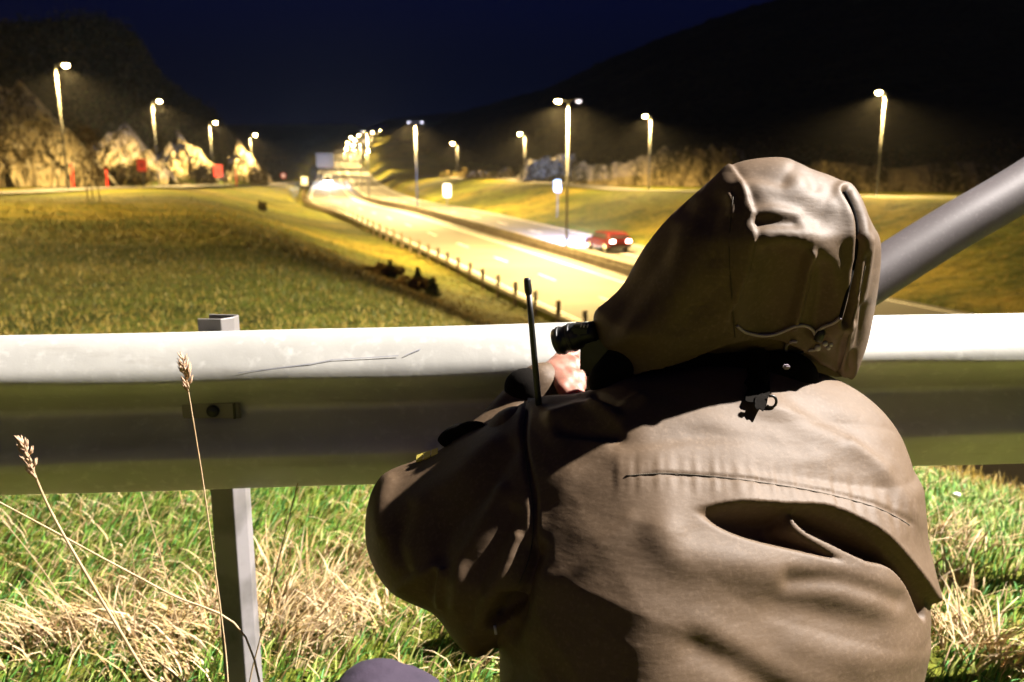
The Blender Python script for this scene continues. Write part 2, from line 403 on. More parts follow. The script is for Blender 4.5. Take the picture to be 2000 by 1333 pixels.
def build_ground():
    az = np.concatenate([np.linspace(-math.pi, -R(42), 70, endpoint=False), np.linspace(-R(42), R(42), 640), np.linspace(R(42), math.pi, 70)[1:]])
    rr = [0.0]; r = .35
    while r < 4000: rr.append(r); r *= 1.024 if r > 8 else 1.06
    rr = np.array(rr[1:]); A, RR = np.meshgrid(az, rr, indexing='ij')
    X = RR*np.sin(A); Y = RR*np.cos(A); Z = terrain(X.ravel(), Y.ravel()).reshape(X.shape)
    near = sst((9-RR)/5); Z = Z+near*.012*vnoise(X, Y, 0*X, 9, 11)
    hz = Z > 6
    Z = Z+np.where(hz, 1.2*vnoise(X, Y, 0*X, .25, 5)+.7*vnoise(X, Y, Z, .8, 6), 0)*np.clip((Z-6)/6, 0, 1)
    na, nr = X.shape
    V = np.stack([X.ravel(), Y.ravel(), Z.ravel()], 1); V = np.vstack([V, [[0, 0, 0]]])
    i = np.arange(na-1)[:, None]; j = np.arange(nr-1)[None]
    q = np.stack([i*nr+j, (i+1)*nr+j, (i+1)*nr+j+1, i*nr+j+1], -1).reshape(-1, 4)[:, ::-1]
    tr = np.array([[(na)*nr, (k+1)*nr, k*nr] for k in range(na-1)])
    # which faces are hillside
    me = fast_mesh('ground', V, q, tr)
    me.materials.append(M['ground']); me.materials.append(M['hill'])
    cz = V[q].mean(1); tq, zcq = nearest_center(cz[:, 0], cz[:, 1])
    pxq = 1000+FPX*cz[:, 0]/np.maximum(cz[:, 1], 1)/cp
    hill = (cz[:, 1] > 60) & (np.abs(tq) > 14) & (cz[:, 2] > np.maximum(zcq, 0)+3.2)
    mi = np.zeros(len(me.polygons), np.int32); mi[:len(q)] = hill.astype(np.int32)
    me.polygons.foreach_set('material_index', mi)
    o = link('ground', me, None); tag(o, kind='structure'); return o
build_ground()

def ribbon(name, pts, offs, zoff, matl, parent=None, crown=0):
    """strip along a polyline of 3D points; offs = lateral positions"""
    pts = np.array(pts); V = []; F = []; n = len(pts); m = len(offs)
    for i in range(n):
        d = pts[min(i+1, n-1)]-pts[max(i-1, 0)]; L = math.hypot(d[0], d[1]); nx, ny = d[1]/L, -d[0]/L
        for o in offs: V.append((pts[i][0]+nx*o, pts[i][1]+ny*o, pts[i][2]+zoff))
    for i in range(n-1):
        for k in range(m-1): F.append((i*m+k, i*m+k+1, (i+1)*m+k+1, (i+1)*m+k))
    me = bpy.data.meshes.new(name); me.from_pydata(V, [], F); me.update()
    return link(name, me, matl, parent)
CLf = smooth_poly(CL, 14, False)
tag(ribbon('motorway', CLf, [-9, -1.0, 1.0, 9], .02, M['asphalt']), kind='structure')
for o in (-8.3, -1.5, 1.5, 8.3):
    tag(ribbon('edge_line', CLf, [o-.08, o+.08], .028, M['marking']), kind='structure')
def along(s0, arr):
    d = np.sqrt((np.diff(arr[:, :2], axis=0)**2).sum(1)); c = np.concatenate([[0], np.cumsum(d)])
    return np.array([np.interp(s0, c, arr[:, k]) for k in range(3)]), c[-1]
def side_pt(s, off, arr):
    p, _ = along(s, arr); q, _ = along(s+.5, arr); d = q-p; L = math.hypot(d[0], d[1])
    return Vector((p[0]+d[1]/L*off, p[1]-d[0]/L*off, p[2])), Vector((d[0]/L, d[1]/L, d[2]/L))
mb = MB(); tot = along(0, CLf)[1]
for o in (-4.9, 4.9):
    s = 10
    while s < 420:
        a, d = side_pt(s, o, CLf); b, _ = side_pt(s+3, o, CLf); n = Vector((d.y, -d.x, 0))*.07
        mb.add([a-n+Vector((0, 0, .028)), a+n+Vector((0, 0, .028)), b+n+Vector((0, 0, .028)), b-n+Vector((0, 0, .028))], [(0, 1, 2, 3)]); s += 9
tag(mb.build('lane_dashes', M['marking']), kind='structure')
# slip roads
SL = smooth_poly([(-75, 45, .8), (-50, 56, .75), (-37, 70, .35), (-42.5, 108, .2), (-50, 150, .1), (-55.5, 193, -.1), (-60, 240, .75)], 6, False)
SL[:, 2] = terrain(SL[:, 0], SL[:, 1])+.12
tag(ribbon('slip_road', SL, [-3, 3], 0, M['asphalt']), kind='structure')
SR = smooth_poly([(52, 45, 0), (38, 62, 0), (30.5, 76, 0), (15, 109, 0), (-1, 160, 0), (-18, 210, 0), (-40, 262, 0)], 6, False)
SR[:, 2] = terrain(SR[:, 0], SR[:, 1])+.12
tag(ribbon('slip_road', SR, [-3, 3], 0, M['asphalt']), kind='structure')

# ------------------------------------------------------------------ street lamps
def make_light(name, energy, color, parent, loc, spot=None, size=.12, aim=None, blend=.6):
    ld = bpy.data.lights.new(name, 'SPOT' if spot else 'POINT'); ld.energy = energy; ld.color = color; ld.shadow_soft_size = size
    if spot: ld.spot_size = R(spot); ld.spot_blend = blend
    o = bpy.data.objects.new(name, ld); COL.objects.link(o); o.parent = parent; o.location = loc
    if aim is not None: o.rotation_euler = Vector(aim).to_track_quat('-Z', 'Y').to_euler()
    return o
def lamp(px, py, Y, energy, label, group, arms=1, armdir=(1, 0), arm=.75, dim=False, tophead=1.0, base=None):
    top = P(px, py, Y); zb = gz(top.x, top.y) if base is None else base
    t = empty('street_lamp', (top.x, top.y, zb), label, 'street lamp', group); h = top.z-zb
    MB().tube([(0, 0, -.3), (0, 0, h*.5), (0, 0, h)], [.1, .075, .05], 10).build('pole', M['pole'], t, True, False)
    for k in range(arms):
        sx, sy = armdir if k == 0 else (-armdir[0], -armdir[1])
        MB().tube([(0, 0, h-.03), (sx*arm*.4, sy*arm*.4, h+.07), (sx*arm, sy*arm, h+.08)], [.045, .04, .035], 8).build('arm', M['pole'], t, True, False)
        rot = Matrix.Rotation(math.atan2(sy, sx), 4, 'Z')
        hd = MB().box((sx*(arm+.25), sy*(arm+.25), h+.12), (.5, .22, .09), rot, .03).build('lamp_head', M['galvdark'], t, True, False)
        s = tophead
        lens_prof = [(.02, -.12), (.08, -.10), (.12, -.06), (.13, 0)]
        ln = MB().lathe([(r*s*1.25, z*s*1.25) for r, z in lens_prof], (sx*(arm+.28), sy*(arm+.28), h+.078), 12).build('lens', M['lensdim'] if (dim or k == 1) else M['lens'], t, True, False)
        e = energy*(.25 if k == 1 else 1)
        make_light('lamp_light', e, SODIUM, t, (sx*(arm+.3), sy*(arm+.3), h-.05-.16*s), 165 if Y < 250 else 150, .15, (0, 0, -1), .5)
    return t
GL = 'lamps along the left slip road'; GR = 'lamps along the right slip road'; GC = 'double lamps on the median'; GF = 'distant lamps up the far hill'
for a in [(108, 128, 70, 'tall street lamp highest at the far left against the rock slope', (1, .35), 1.5),
          (297, 198, 108, 'second street lamp from the left, beside the lit rock outcrop', (1, .2), 1.6),
          (409, 240, 150, 'third street lamp from the left, above the right red sign', (1, .2), 1.8),
          (488, 264, 193, 'fourth and smallest street lamp on the left slope', (1, .2), 2)]:
    lamp(a[0], a[1], a[2], SIDE, a[3], GL, 1, a[4], .35*a[2]/100+.2, tophead=a[5])
for a in [(1729, 182, 76, 'tall street lamp on the far right above the hedge', (-1, -.2), 1.5),
          (1271, 228, 109, 'street lamp standing on the rock ledge left of the hood', (-1, -.2), 1.6),
          (1025, 262, 150, 'small street lamp behind the rocks left of the ledge', (-1, -.2), 1.8),
          (893, 281, 200, 'smallest right-hand street lamp near the white road sign', (-1, -.2), 2)]:
    lamp(a[0], a[1], a[2], SIDE, a[3], GR, 1, a[4], .35*a[2]/100+.1, tophead=a[5])
lamp(1110, 199, 57.6, MAST, 'tall double-armed lamp mast on the median by the red car', GC, 2, (-1, 0), .42, tophead=1.2, base=-4.33)
lamp(811, 240, 100, MAST, 'double-armed lamp mast in the middle with unlit-looking heads', GC, 2, (-1, 0), .5, True, base=-2.9)
lamp(717, 258, 134, MAST*1.1, 'double-armed lamp mast where the motorway bends', GC, 2, (-1, 0), .5, True, base=-2.3)
for Y_, px_m, py_m, lb in ((168, 703, 276, 'fourth median lamp mast, added just beyond the bend'), (205, 693, 287, 'fifth median lamp mast, added behind the nearer ones'), (248, 686, 300, 'sixth and farthest double-armed median mast, added to light the road')):  # extra masts added to even out the light on the road past the bend
    lamp(px_m, py_m, Y_, MAST*.3, lb, GC, 2, (-1, 0), .5, True)
FAR = ['lowest-left of the bright lamps strung up the climbing road','lamp on the right side of the road, lower than the other distant ones','dim distant lamp just above the lowest one of the string','second lamp up the bright diagonal string','upper lamp of the bright diagonal string','dim distant lamp left of the top of the bright string','lone distant lamp above and right of the bright string','faint distant lamp close behind the third median mast','bright distant lamp right of the third median mast','last and highest lamp where the road vanishes']
for i, (px, py, Y, e) in enumerate([(672, 291, 300, 1), (714, 295, 290, .8), (675, 280, 380, 1), (686, 284, 350, 1), (689, 274, 430, 1), (682, 269, 470, 1), (698, 265, 530, 1), (710, 257, 660, .6), (726, 259, 700, 1.4), (741, 255, 830, 1)]):
    lamp(px, py, Y, FARLAMP*e, FAR[i], GF, 1, (1, 0), .6, tophead=2.3)
# roadside lamps outside the picture; the one behind is an added warm fill
def tall_lamp(x, y, z, energy, color, label, spot, aim, size):
    t = empty('street_lamp', (x, y, gz(x, y)), label, 'street lamp', None); h = z-gz(x, y)
    s = -1 if x > 0 else 1
    MB().tube([(-s*1.2, 0, -.2), (-s*1.2, 0, h*.5), (-s*1.2, 0, h)], [.1, .08, .06], 12).build('pole', M['pole'], t, True, False)
    MB().tube([(-s*1.2, 0, h-.03), (-s*.7, 0, h+.18), (0, 0, h+.2)], [.05, .045, .04], 8).build('arm', M['pole'], t, True, False)
    MB().box((0, 0, h+.25), (.75, .3, .12), None, .03).build('lamp_head', M['galvdark'], t, True, False)
    make_light('lamp_light', energy, color, t, (0, 0, h+.1), spot, size, aim, .45)
tall_lamp(8.2, 2.7, 8.9, NEAR_LAMP, NEUTRAL, 'street lamp on the road at the right lighting the crouching person', 120, (-8.6, -1.4, -8.5), .08)
tall_lamp(-9, -12, 8.5, BACK_FILL, (1, .66, .14), 'added warm fill lamp behind the viewer, out of view', 150, (9, 12, -8), .2)  # unseen lamp added to warm and lift the shaded sides

tall_lamp(-31, 34, 10.5, SIDE*.9, SODIUM, 'nearest street lamp of the left slip road, out of view', 165, (0, 0, -1), .2)
tall_lamp(46, 40, 10, SIDE*.6, SODIUM, 'nearest street lamp of the right slip road, out of view', 165, (0, 0, -1), .2)

# ------------------------------------------------------------------ roadside barriers and fences
def fence_along(name, arr, off, s0, s1, step, ph, label, cat, matp, beam, railh, post=.06, dz=0, ground=False):
    a0, _ = side_pt(s0, off, arr); t = empty(name, a0, label, cat)
    pm = None; s = s0
    while s <= s1:
        p, d = side_pt(s, off, arr)
        if ground: p.z = gz(p.x, p.y)
        if pm is None: pm = MB().box((0, 0, ph/2-.1), (post*2, post*2, ph+.2)).mesh('post'); pm.materials.append(matp)
        o = bpy.data.objects.new('post', pm); COL.objects.link(o); o.parent = t; o.location = p-Vector(a0)+Vector((0, 0, dz)); o.rotation_euler = (random.uniform(-.03, .03), random.uniform(-.03, .03), math.atan2(d.y, d.x)); s += step
    for (z0, hh, th) in railh:
        V = []; F = []; s = s0; k = 0
        while s <= s1+.01:
            p, d = side_pt(s, off, arr)
            if ground: p.z = gz(p.x, p.y)
            n = Vector((d.y, -d.x, 0))*th*.5
            for q in (-n, n):
                for zz in (z0, z0+hh): V.append(p+q+Vector((0, 0, zz+dz)))
            if k:
                b = k*4-4; F += [(b, b+4, b+5, b+1), (b+2, b+3, b+7, b+6), (b+1, b+5, b+7, b+3), (b, b+2, b+6, b+4)]
            k += 1; s += step
        F += [(0, 1, 3, 2), (len(V)-4, len(V)-2, len(V)-1, len(V)-3)]
        me = bpy.data.meshes.new('rail'); me.from_pydata(V, [], F); me.update(); link('rail', me, beam, t)
    return t
fence_along('median_barrier', CLf, 0, 40, 330, 4, .75, 'long low barrier dividing the two carriageways', 'barrier', M['concrete'], M['concrete'], [(0.0, .5, .35), (.5, .25, .2)], .07)
fence_along('roadside_fence', CLf, -9.6, 40, 210, 2.7, 1.05, 'low post fence along the near edge of the motorway', 'fence', M['wood'], M['galvdark'], [(.32, .16, .05)], .07)
FR = smooth_poly([(84, 108, 0), (66, 113, 0), (52, 120, 0), (38, 128, 0), (26, 138, 0)], 8, False)
fence_along('hill_fence', FR, 0, 1, 66, 4.2, 2.6, 'faint row of fence posts along the foot of the dark right hill', 'fence', M['wood'], M['galvdark'], [(2.2, .04, .03), (1.2, .04, .03)], .09, ground=True)

# ------------------------------------------------------------------ rocks
def rock(name, px0, px1, pytop, pybot, Y, seed, matl, depth=4, tops=None, lean=.35, rough=1):
    a = P(px0, pybot, Y); b = P(px1, pybot, Y); H = P(px0, pytop, Y).z-a.z
    nx = max(16, int((b.x-a.x)/.28)); nz = max(14, int(H/.28))
    u, v = np.meshgrid(np.linspace(0, 1, nx), np.linspace(0, 1, nz), indexing='ij')
    prof = np.interp(u, [t[0] for t in tops], [t[1] for t in tops]) if tops else np.sin(np.pi*np.clip(u, .03, .97))**.5
    zz = v*H*prof*(1+.07*vnoise(u*9, 0*u, 0*u, 2, seed)); X = a.x+(b.x-a.x)*u
    wx = X+vnoise(X, zz, 0*X, .6, seed+1)*.5
    # jointed blocks: quantised noise gives facets and ledges
    f1 = vnoise(wx+zz*.35, zz*.35, 0*X, 1.1, seed+2); f2 = vnoise(wx*1.6+zz*.5, zz*.8, 0*X, 1.9, seed+3)
    blk = np.round(f1*2.4)/2.4*2.2+np.round(f2*3)/3*1.1+.25*vnoise(X, zz, 0*X, 5, seed+4)
    sl = wx*1.25-zz*.55
    rg = 1-np.abs(vnoise(sl, zz*.12, 0*X, 1.3, seed+8)); rg2 = 1-np.abs(vnoise(sl*2.3, zz*.35, 0*X, 1.7, seed+9)); prof_n = vnoise(X, 0*X, 0*X, 3.1, seed+10)
    zz = zz*(1+.16*prof_n*v); blk = (blk+rg*2.2+rg2*1.1)*rough
    Yy = Y+zz*lean+blk*.9+(1-np.sin(np.pi*u)**.4)*depth
    Z = a.z-1.0*(v < .01)+zz+.15*vnoise(X, zz, Yy, 3, seed+5)
    V = np.stack([X.ravel(), Yy.ravel(), Z.ravel()], 1)
    i = np.arange(nx-1)[:, None]; j = np.arange(nz-1)[None]
    q = np.stack([i*nz+j, (i+1)*nz+j, (i+1)*nz+j+1, i*nz+j+1], -1).reshape(-1, 4)
    # back rim so that the outcrop is solid
    top = V.reshape(nx, nz, 3)[:, -1].copy(); top[:, 1] += depth+2; top[:, 2] -= 4; bot = top.copy(); bot[:, 2] = a.z-1
    n0 = len(V); V = np.vstack([V, top, bot]); qb = []
    for k in range(nx-1):
        qb += [(k*nz+nz-1, (k+1)*nz+nz-1, n0+k+1, n0+k), (n0+k, n0+k+1, n0+nx+k+1, n0+nx+k)]
    me = fast_mesh(name, V, np.vstack([q, qb]), smooth=False)
    return tag(link(name, me, matl), kind='structure')
rock('rock_face', -260, 118, 150, 345, 80, 1, M['rock'], 5, [(0, .5), (.3, .9), (.55, .93), (.6, 1), (.7, .92), (.76, .84), (.82, .62), (.9, .5), (1, .05)], .45)
rock('rock_face', 110, 285, 222, 345, 113, 2, M['rock'], 5, [(0, .5), (.2, .55), (.35, .62), (.5, .8), (.58, 1), (.63, .85), (.7, .66), (.8, .5), (.9, .3), (1, .1)], .5)
rock('rock_face', 270, 402, 255, 345, 150, 3, M['rock'], 5, [(0, .3), (.15, .5), (.3, .75), (.4, .8), (.47, 1), (.55, .85), (.68, .7), (.8, .55), (1, .2)], .5)
rock('rock_face', 420, 505, 274, 350, 190, 4, M['rock'], 5, [(0, .2), (.12, .6), (.25, .5), (.35, 1), (.5, .75), (.7, .7), (.85, .3), (1, .1)], .5)
rock('rock_face', 885, 1020, 322, 385, 172, 5, M['rock'], 5, [(0, .3), (.2, .8), (.45, .85), (.6, .6), (.8, .9), (1, .5)], .3)
rock('rock_face', 1008, 1145, 298, 380, 140, 6, M['rock'], 5, [(0, .4), (.2, .85), (.7, .95), (.85, 1), (1, .6)], .4)
rock('rock_face', 1125, 1480, 290, 385, 124, 7, M['rockdark'], 5, [(0, .65), (.2, .75), (.35, .78), (.5, .98), (.75, 1), (.97, .98), (1, .85)], .35, .32)
rock('rock_face', 1590, 2200, 312, 375, 100, 8, M['rockdark'], 4, [(0, .8), (.1, 1), (.3, .75), (.45, .95), (.7, .8), (1, 1)], .5, .3)

# ------------------------------------------------------------------ signs and small far things
def sign(name, px, pytop, pybot, w, h, Y, matl, label, cat, round_=False, centre=None, postm=None, group=None):
    top = P(px, pytop, Y); b = P(px, pybot, Y); g = gz(top.x, top.y); t = empty(name, (top.x, top.y, g), label, cat, group)
    mid = (top.z+0)-h/2
    MB().tube([(top.x, top.y+.05, g-.3), (top.x, top.y+.05, top.z-.05)], .06, 8).build('post', postm or M['pole'], t, True)
    if round_:
        MB().lathe([(h/2*.98, -.02), (h/2, 0), (h/2*.98, .02)], (top.x, top.y, mid), 24, Matrix.Rotation(math.pi/2, 4, 'X')).build('plate', matl, t)
        if centre: MB().lathe([(h/2*.6, -.02), (h/2*.62, 0), (h/2*.6, .02)], (top.x, top.y-.03, mid), 20, Matrix.Rotation(math.pi/2, 4, 'X')).build('plate_centre', centre, t)
    else:
        MB().box((top.x, top.y, mid), (w, .05, h), None, .02).build('plate', matl, t)
        if centre: MB().box((top.x, top.y-.035, mid), (w*.45, .03, h*.4), None, .008).build('plate_centre', centre, t)
    return t
M['sigdark'] = mat('dark_red_panel', (.3, .02, .02), .6)
sign('road_sign', 276, 311, 350, 1.05, 1.35, 95, M['red'], 'square red road sign, left of the two on the slip road verge', 'road sign', centre=M['sigdark'])
sign('road_sign', 425, 322, 362, 1.3, 1.8, 125, M['red'], 'taller red road sign, right of the two on the slip road verge', 'road sign', centre=M['sigdark'])
sign('road_sign', 553, 338, 360, .9, 1.2, 180, M['red'], 'small round red and white sign beside the bright traffic', 'road sign', True, M['white'])
sign('road_sign', 873, 360, 402, 1.0, 1.7, 112, M['white'], 'white square road sign standing at the right verge of the motorway', 'road sign')
sign('road_sign', 1089, 352, 388, .75, 1.25, 90, M['white'], 'narrow white road sign on the grass left of the lamp mast', 'road sign')
sign('direction_sign', 634, 300, 345, 4.9, 3.9, 240, M['white'], 'large white overhead direction sign at the bend of the motorway', 'road sign')
sign('road_sign', 594, 346, 362, 1.6, 2.0, 205, M['white'], 'small pale sign just left of the oncoming headlights', 'road sign')
for px, py, Y, lb in [(139, 322, 78, 'red marker post at the foot of the big left rock'), (207, 330, 84, 'red marker post behind the thin sapling'), (460, 330, 140, 'red marker post beneath the fourth left lamp')]:
    t = P(px, py, Y); g = gz(t.x, t.y)
    o = empty('marker_post', (t.x, t.y, g), lb, 'post', 'red marker posts'); MB().box((t.x, t.y, (g+t.z)/2), (.16, .16, t.z-g), None, .03).build('post_body', M['red'], o)
    MB().box((t.x, t.y, t.z+.03), (.2, .2, .06), None, .01).build('cap', M['sigdark'], o)

# ------------------------------------------------------------------ vehicles
def car(name, s, off, reverse, paint, label, cat, tall=1.45, length=4.3, width=1.8, van=False):
    p, d = side_pt(s, off, CLf); t = empty(name, (0, 0, 0), label, cat)
    L2, Wd = length/2, width/2
    if van: side = [(-L2, .35), (-L2, tall-.1), (-L2+.15, tall), (L2-1.5, tall), (L2-.9, tall-.25), (L2-.15, 1.15), (L2, .9), (L2, .35)]
    else: side = [(-L2, .35), (-L2+.02, .85), (-L2+.12, 1.0), (-L2+.45, tall-.08), (-L2+.8, tall), (.25, tall), (.55, tall-.06), (1.15, .98), (L2-.3, .84), (L2, .7), (L2, .32)]
    def prism(sd, w0, taper):
        V = []; n = len(sd)
        for sy in (-1, 1):
            for x, z in sd: V.append((x, sy*w0*(1-taper*max(0, z-.9)), z))
        F = [tuple(range(n))[::-1], tuple(range(n, 2*n))]+[(i, (i+1) % n, n+(i+1) % n, n+i) for i in range(n)]
        return V, F
    bm = bmesh.new(); V, F = prism(side, Wd, .22 if not van else .05)
    vs = [bm.verts.new(v) for v in V]
    for f in F: bm.faces.new([vs[i] for i in f])
    bmesh.ops.recalc_face_normals(bm, faces=bm.faces[:]); bmesh.ops.bevel(bm, geom=bm.edges[:], offset=.05, segments=2, affect='EDGES')
    me = bpy.data.meshes.new('body'); bm.to_mesh(me); bm.free(); link('body', me, paint, t)
    gtop = tall-.1
    for sy in (-1, 1):
        y = sy*(Wd*(1-(.22 if not van else .05)*.25)+.012)
        if van: win = [(.4, 1.2), (L2-.75, 1.2), (L2-1.15, tall-.35), (.4, tall-.3)]
        else: win = [(-L2+.55, 1.0), (1.0, 1.0), (.5, gtop), (-L2+.8, gtop)]
        mb = MB(); yy = [sy*(Wd*(1-(.22 if not van else .05)*max(0, z-.9))+.008) for _, z in win]
        mb.add([(x, q, z) for (x, z), q in zip(win, yy)]+[(x, q-sy*.03, z) for (x, z), q in zip(win, yy)], [(0, 1, 2, 3), (7, 6, 5, 4), (0, 4, 5, 1), (1, 5, 6, 2), (2, 6, 7, 3), (3, 7, 4, 0)]); mb.build('side_window', M['glass'], t)
    k = .78
    if van:
        MB().add([(L2-.12, -k, 1.2), (L2-.12, k, 1.2), (L2-.85, k*.93, tall-.28), (L2-.85, -k*.93, tall-.28), (L2-.2, -k, 1.15), (L2-.2, k, 1.15), (L2-.93, k*.93, tall-.33), (L2-.93, -k*.93, tall-.33)], [(0, 1, 2, 3), (7, 6, 5, 4), (0, 4, 5, 1), (2, 6, 7, 3), (1, 5, 6, 2), (3, 7, 4, 0)]).build('windscreen', M['glass'], t)
    else:
        MB().add([(1.13, -k, 1.02), (1.13, k, 1.02), (.6, k*.88, tall-.1), (.6, -k*.88, tall-.1), (1.05, -k, 1.0), (1.05, k, 1.0), (.52, k*.88, tall-.12), (.52, -k*.88, tall-.12)], [(0, 1, 2, 3), (7, 6, 5, 4), (0, 4, 5, 1), (2, 6, 7, 3), (1, 5, 6, 2), (3, 7, 4, 0)]).build('windscreen', M['glass'], t)
        MB().add([(-L2+.11, -k, 1.04), (-L2+.11, k, 1.04), (-L2+.42, k*.88, tall-.14), (-L2+.42, -k*.88, tall-.14), (-L2+.2, -k, 1.04), (-L2+.2, k, 1.04), (-L2+.5, k*.88, tall-.14), (-L2+.5, -k*.88, tall-.14)], [(3, 2, 1, 0), (4, 5, 6, 7), (1, 5, 4, 0), (3, 7, 6, 2), (2, 6, 5, 1), (0, 4, 7, 3)]).build('rear_window', M['glass'], t)
    for x in (-L2+.8, L2-.85):
        for sy in (-1, 1):
            w = MB().lathe([(.24, -.1), (.31, -.11), (.33, -.08), (.33, .08), (.31, .11), (.24, .1)], (x, sy*(Wd-.1), .33), 18, Matrix.Rotation(math.pi/2, 4, 'X')).build('wheel', M['rubber'], t, True)
            r_ = MB().lathe([(.05, -.115), (.2, -.108), (.21, 0), (.2, .108), (.05, .115)], (x, sy*(Wd-.1), .33), 14, Matrix.Rotation(math.pi/2, 4, 'X')).build('rim', M['galv'], w, True)
    for sy in (-1, 1):
        MB().box((-L2-.01, sy*(Wd-.25), .82), (.08, .34, .16), None, .02).build('tail_light', M['tail'], t)
        MB().box((L2-.0, sy*(Wd-.3), .68), (.1, .34, .15), None, .02).build('headlight', M['head'], t)
    MB().box((-L2-.03, 0, .45), (.1, width*.9, .18), None, .03).build('bumper', M['black'], t)
    ang = math.atan2(d.y, d.x)+(math.pi if reverse else 0)
    t.location = p+Vector((0, 0, .03)); t.rotation_euler = (0, 0, ang)
    return t, L2, Wd
def s_at_Y(Y):
    best = min(np.arange(0, tot, .5), key=lambda s: abs(along(s, CLf)[0][1]-Y)); return float(best)
t, L2, Wd = car('parked_car'.replace('parked_', 'passing_'), s_at_Y(60.5), 4.6, False, M['redpaint'], 'dark red car with glowing tail lights on the far carriageway', 'car')
for sy in (-1, 1):
    make_light('headlight_beam', 150000, (.30, .45, 1), t, (L2+.15, sy*(Wd-.3), .75), 80, .08, (1, 0, -.03), .9)
t, L2, Wd = car('passing_van', s_at_Y(215), -5.0, True, M['whitepaint'], 'white van with blazing headlights coming round the bend', 'van', 2.5, 5.4, 2.0, True)
for sy in (-1, 1):
    make_light('headlight_beam', 25000, (.8, .9, 1), t, (L2+.15, sy*(Wd-.3), .75), 110, .08, (1, 0, -.14), .9)
t, L2, Wd = car('passing_car', s_at_Y(236), -5.2, True, M['whitepaint'], 'pale car close behind the white van with headlights on', 'car')
for sy in (-1, 1):
    make_light('headlight_beam', 12000, (.85, .92, 1), t, (L2+.15, sy*(Wd-.3), .75), 110, .08, (1, 0, -.14), .9)

# ------------------------------------------------------------------ vegetation helpers
def blades(name, X, Y, Hh, Wd, lean, az, colors, matl, z0=None, curve=.5, parent=None):
    n = len(X); Z = terrain(X, Y) if z0 is None else z0
    near = sst((9-np.sqrt(X*X+Y*Y))/5)
    Z = Z+near*.012*vnoise(X, Y, 0*X, 9, 11)-.004
    dx, dy = np.cos(az), np.sin(az); lv = [0, .4, .75, 1.0]
    wa = np.random.uniform(0, 2*np.pi, n); wx, wy = np.cos(wa), np.sin(wa)
    V = np.zeros((n, 7, 3)); C = np.zeros((n, 7, 3))
    for li, l in enumerate(lv):
        out = Hh*lean*(l*(1-curve)+curve*l*l); up = Hh*np.sqrt(np.maximum(1-(lean*(.45+.55*l))**2, .02))*l
        cx = X+dx*out; cy = Y+dy*out; cz = Z+up; w = Wd*(1-l*.75)*.5
        if li < 3:
            V[:, li*2] = np.stack([cx-wx*w, cy-wy*w, cz], 1); V[:, li*2+1] = np.stack([cx+wx*w, cy+wy*w, cz], 1)
            C[:, li*2] = C[:, li*2+1] = colors
        else: V[:, 6] = np.stack([cx, cy, cz], 1); C[:, 6] = colors
    b = (np.arange(n)*7)[:, None]
    q = np.concatenate([b+np.array([[0, 1, 3, 2]]), b+np.array([[2, 3, 5, 4]])]); tr = b+np.array([[4, 5, 6]])
    me = fast_mesh(name, V.reshape(-1, 3), q, tr, colors=C.reshape(-1, 3))
    return link(name, me, matl, parent)
def pal(n, cols, seed, var=.25):
    r = np.random.RandomState(seed); c = np.array(cols)[r.randint(0, len(cols), n)]; return c*r.uniform(1-var, 1+var, (n, 1))
M['blade'] = mat('grass_blade', (.1, .2, .04), .6, attr=True, spec=.3)
_b = M['blade'].node_tree.nodes['Principled BSDF']
GREEN = [(.12, .25, .025), (.16, .30, .04), (.22, .33, .05), (.07, .18, .025), (.3, .34, .08), (.09, .26, .06)]
STRAW = [(.48, .36, .17), (.4, .29, .12), (.55, .43, .24), (.34, .22, .09), (.5, .34, .18)]
rs = np.random.RandomState(3)
def spread(n, x0, x1, y0, y1): return rs.uniform(x0, x1, n), rs.uniform(y0, y1, n)
# near turf
n = 80000; X, Y = spread(n, -2.3, 2.4, 1.05, 3.9)
msk = vnoise(X, Y, 0*X, 2.6, 21)
azb = .6+.9*vnoise(X, Y, 0*X, 2.2, 22)+rs.normal(0, .5, n)
keep = rs.uniform(-1, 1, n) < .75-.6*(msk > .35)
X, Y, msk, azb = X[keep], Y[keep], msk[keep], azb[keep]; n = len(X)
tag(blades('grass', X, Y, rs.uniform(.025, .07, n), rs.uniform(.004, .009, n), rs.uniform(.3, .97, n), azb, pal(n, GREEN, 1), M['blade']), kind='stuff')
n = 42000; X, Y = spread(n, -2.3, 2.4, 1.05, 3.9); msk = vnoise(X, Y, 0*X, 2.6, 21)
keep = rs.uniform(-1, 1, n) < msk*1.5-.6; X, Y = X[keep], Y[keep]; n = len(X)
azb = .5+1.3*vnoise(X, Y, 0*X, 1.8, 32)+rs.normal(0, .6, n)+np.where(rs.uniform(0, 1, n) < .4, math.pi, 0)
tag(blades('straw', X, Y, rs.uniform(.04, .12, n), rs.uniform(.0025, .006, n), rs.uniform(.7, .99, n), azb, pal(n, STRAW, 2), M['straw'], curve=.6), kind='stuff')
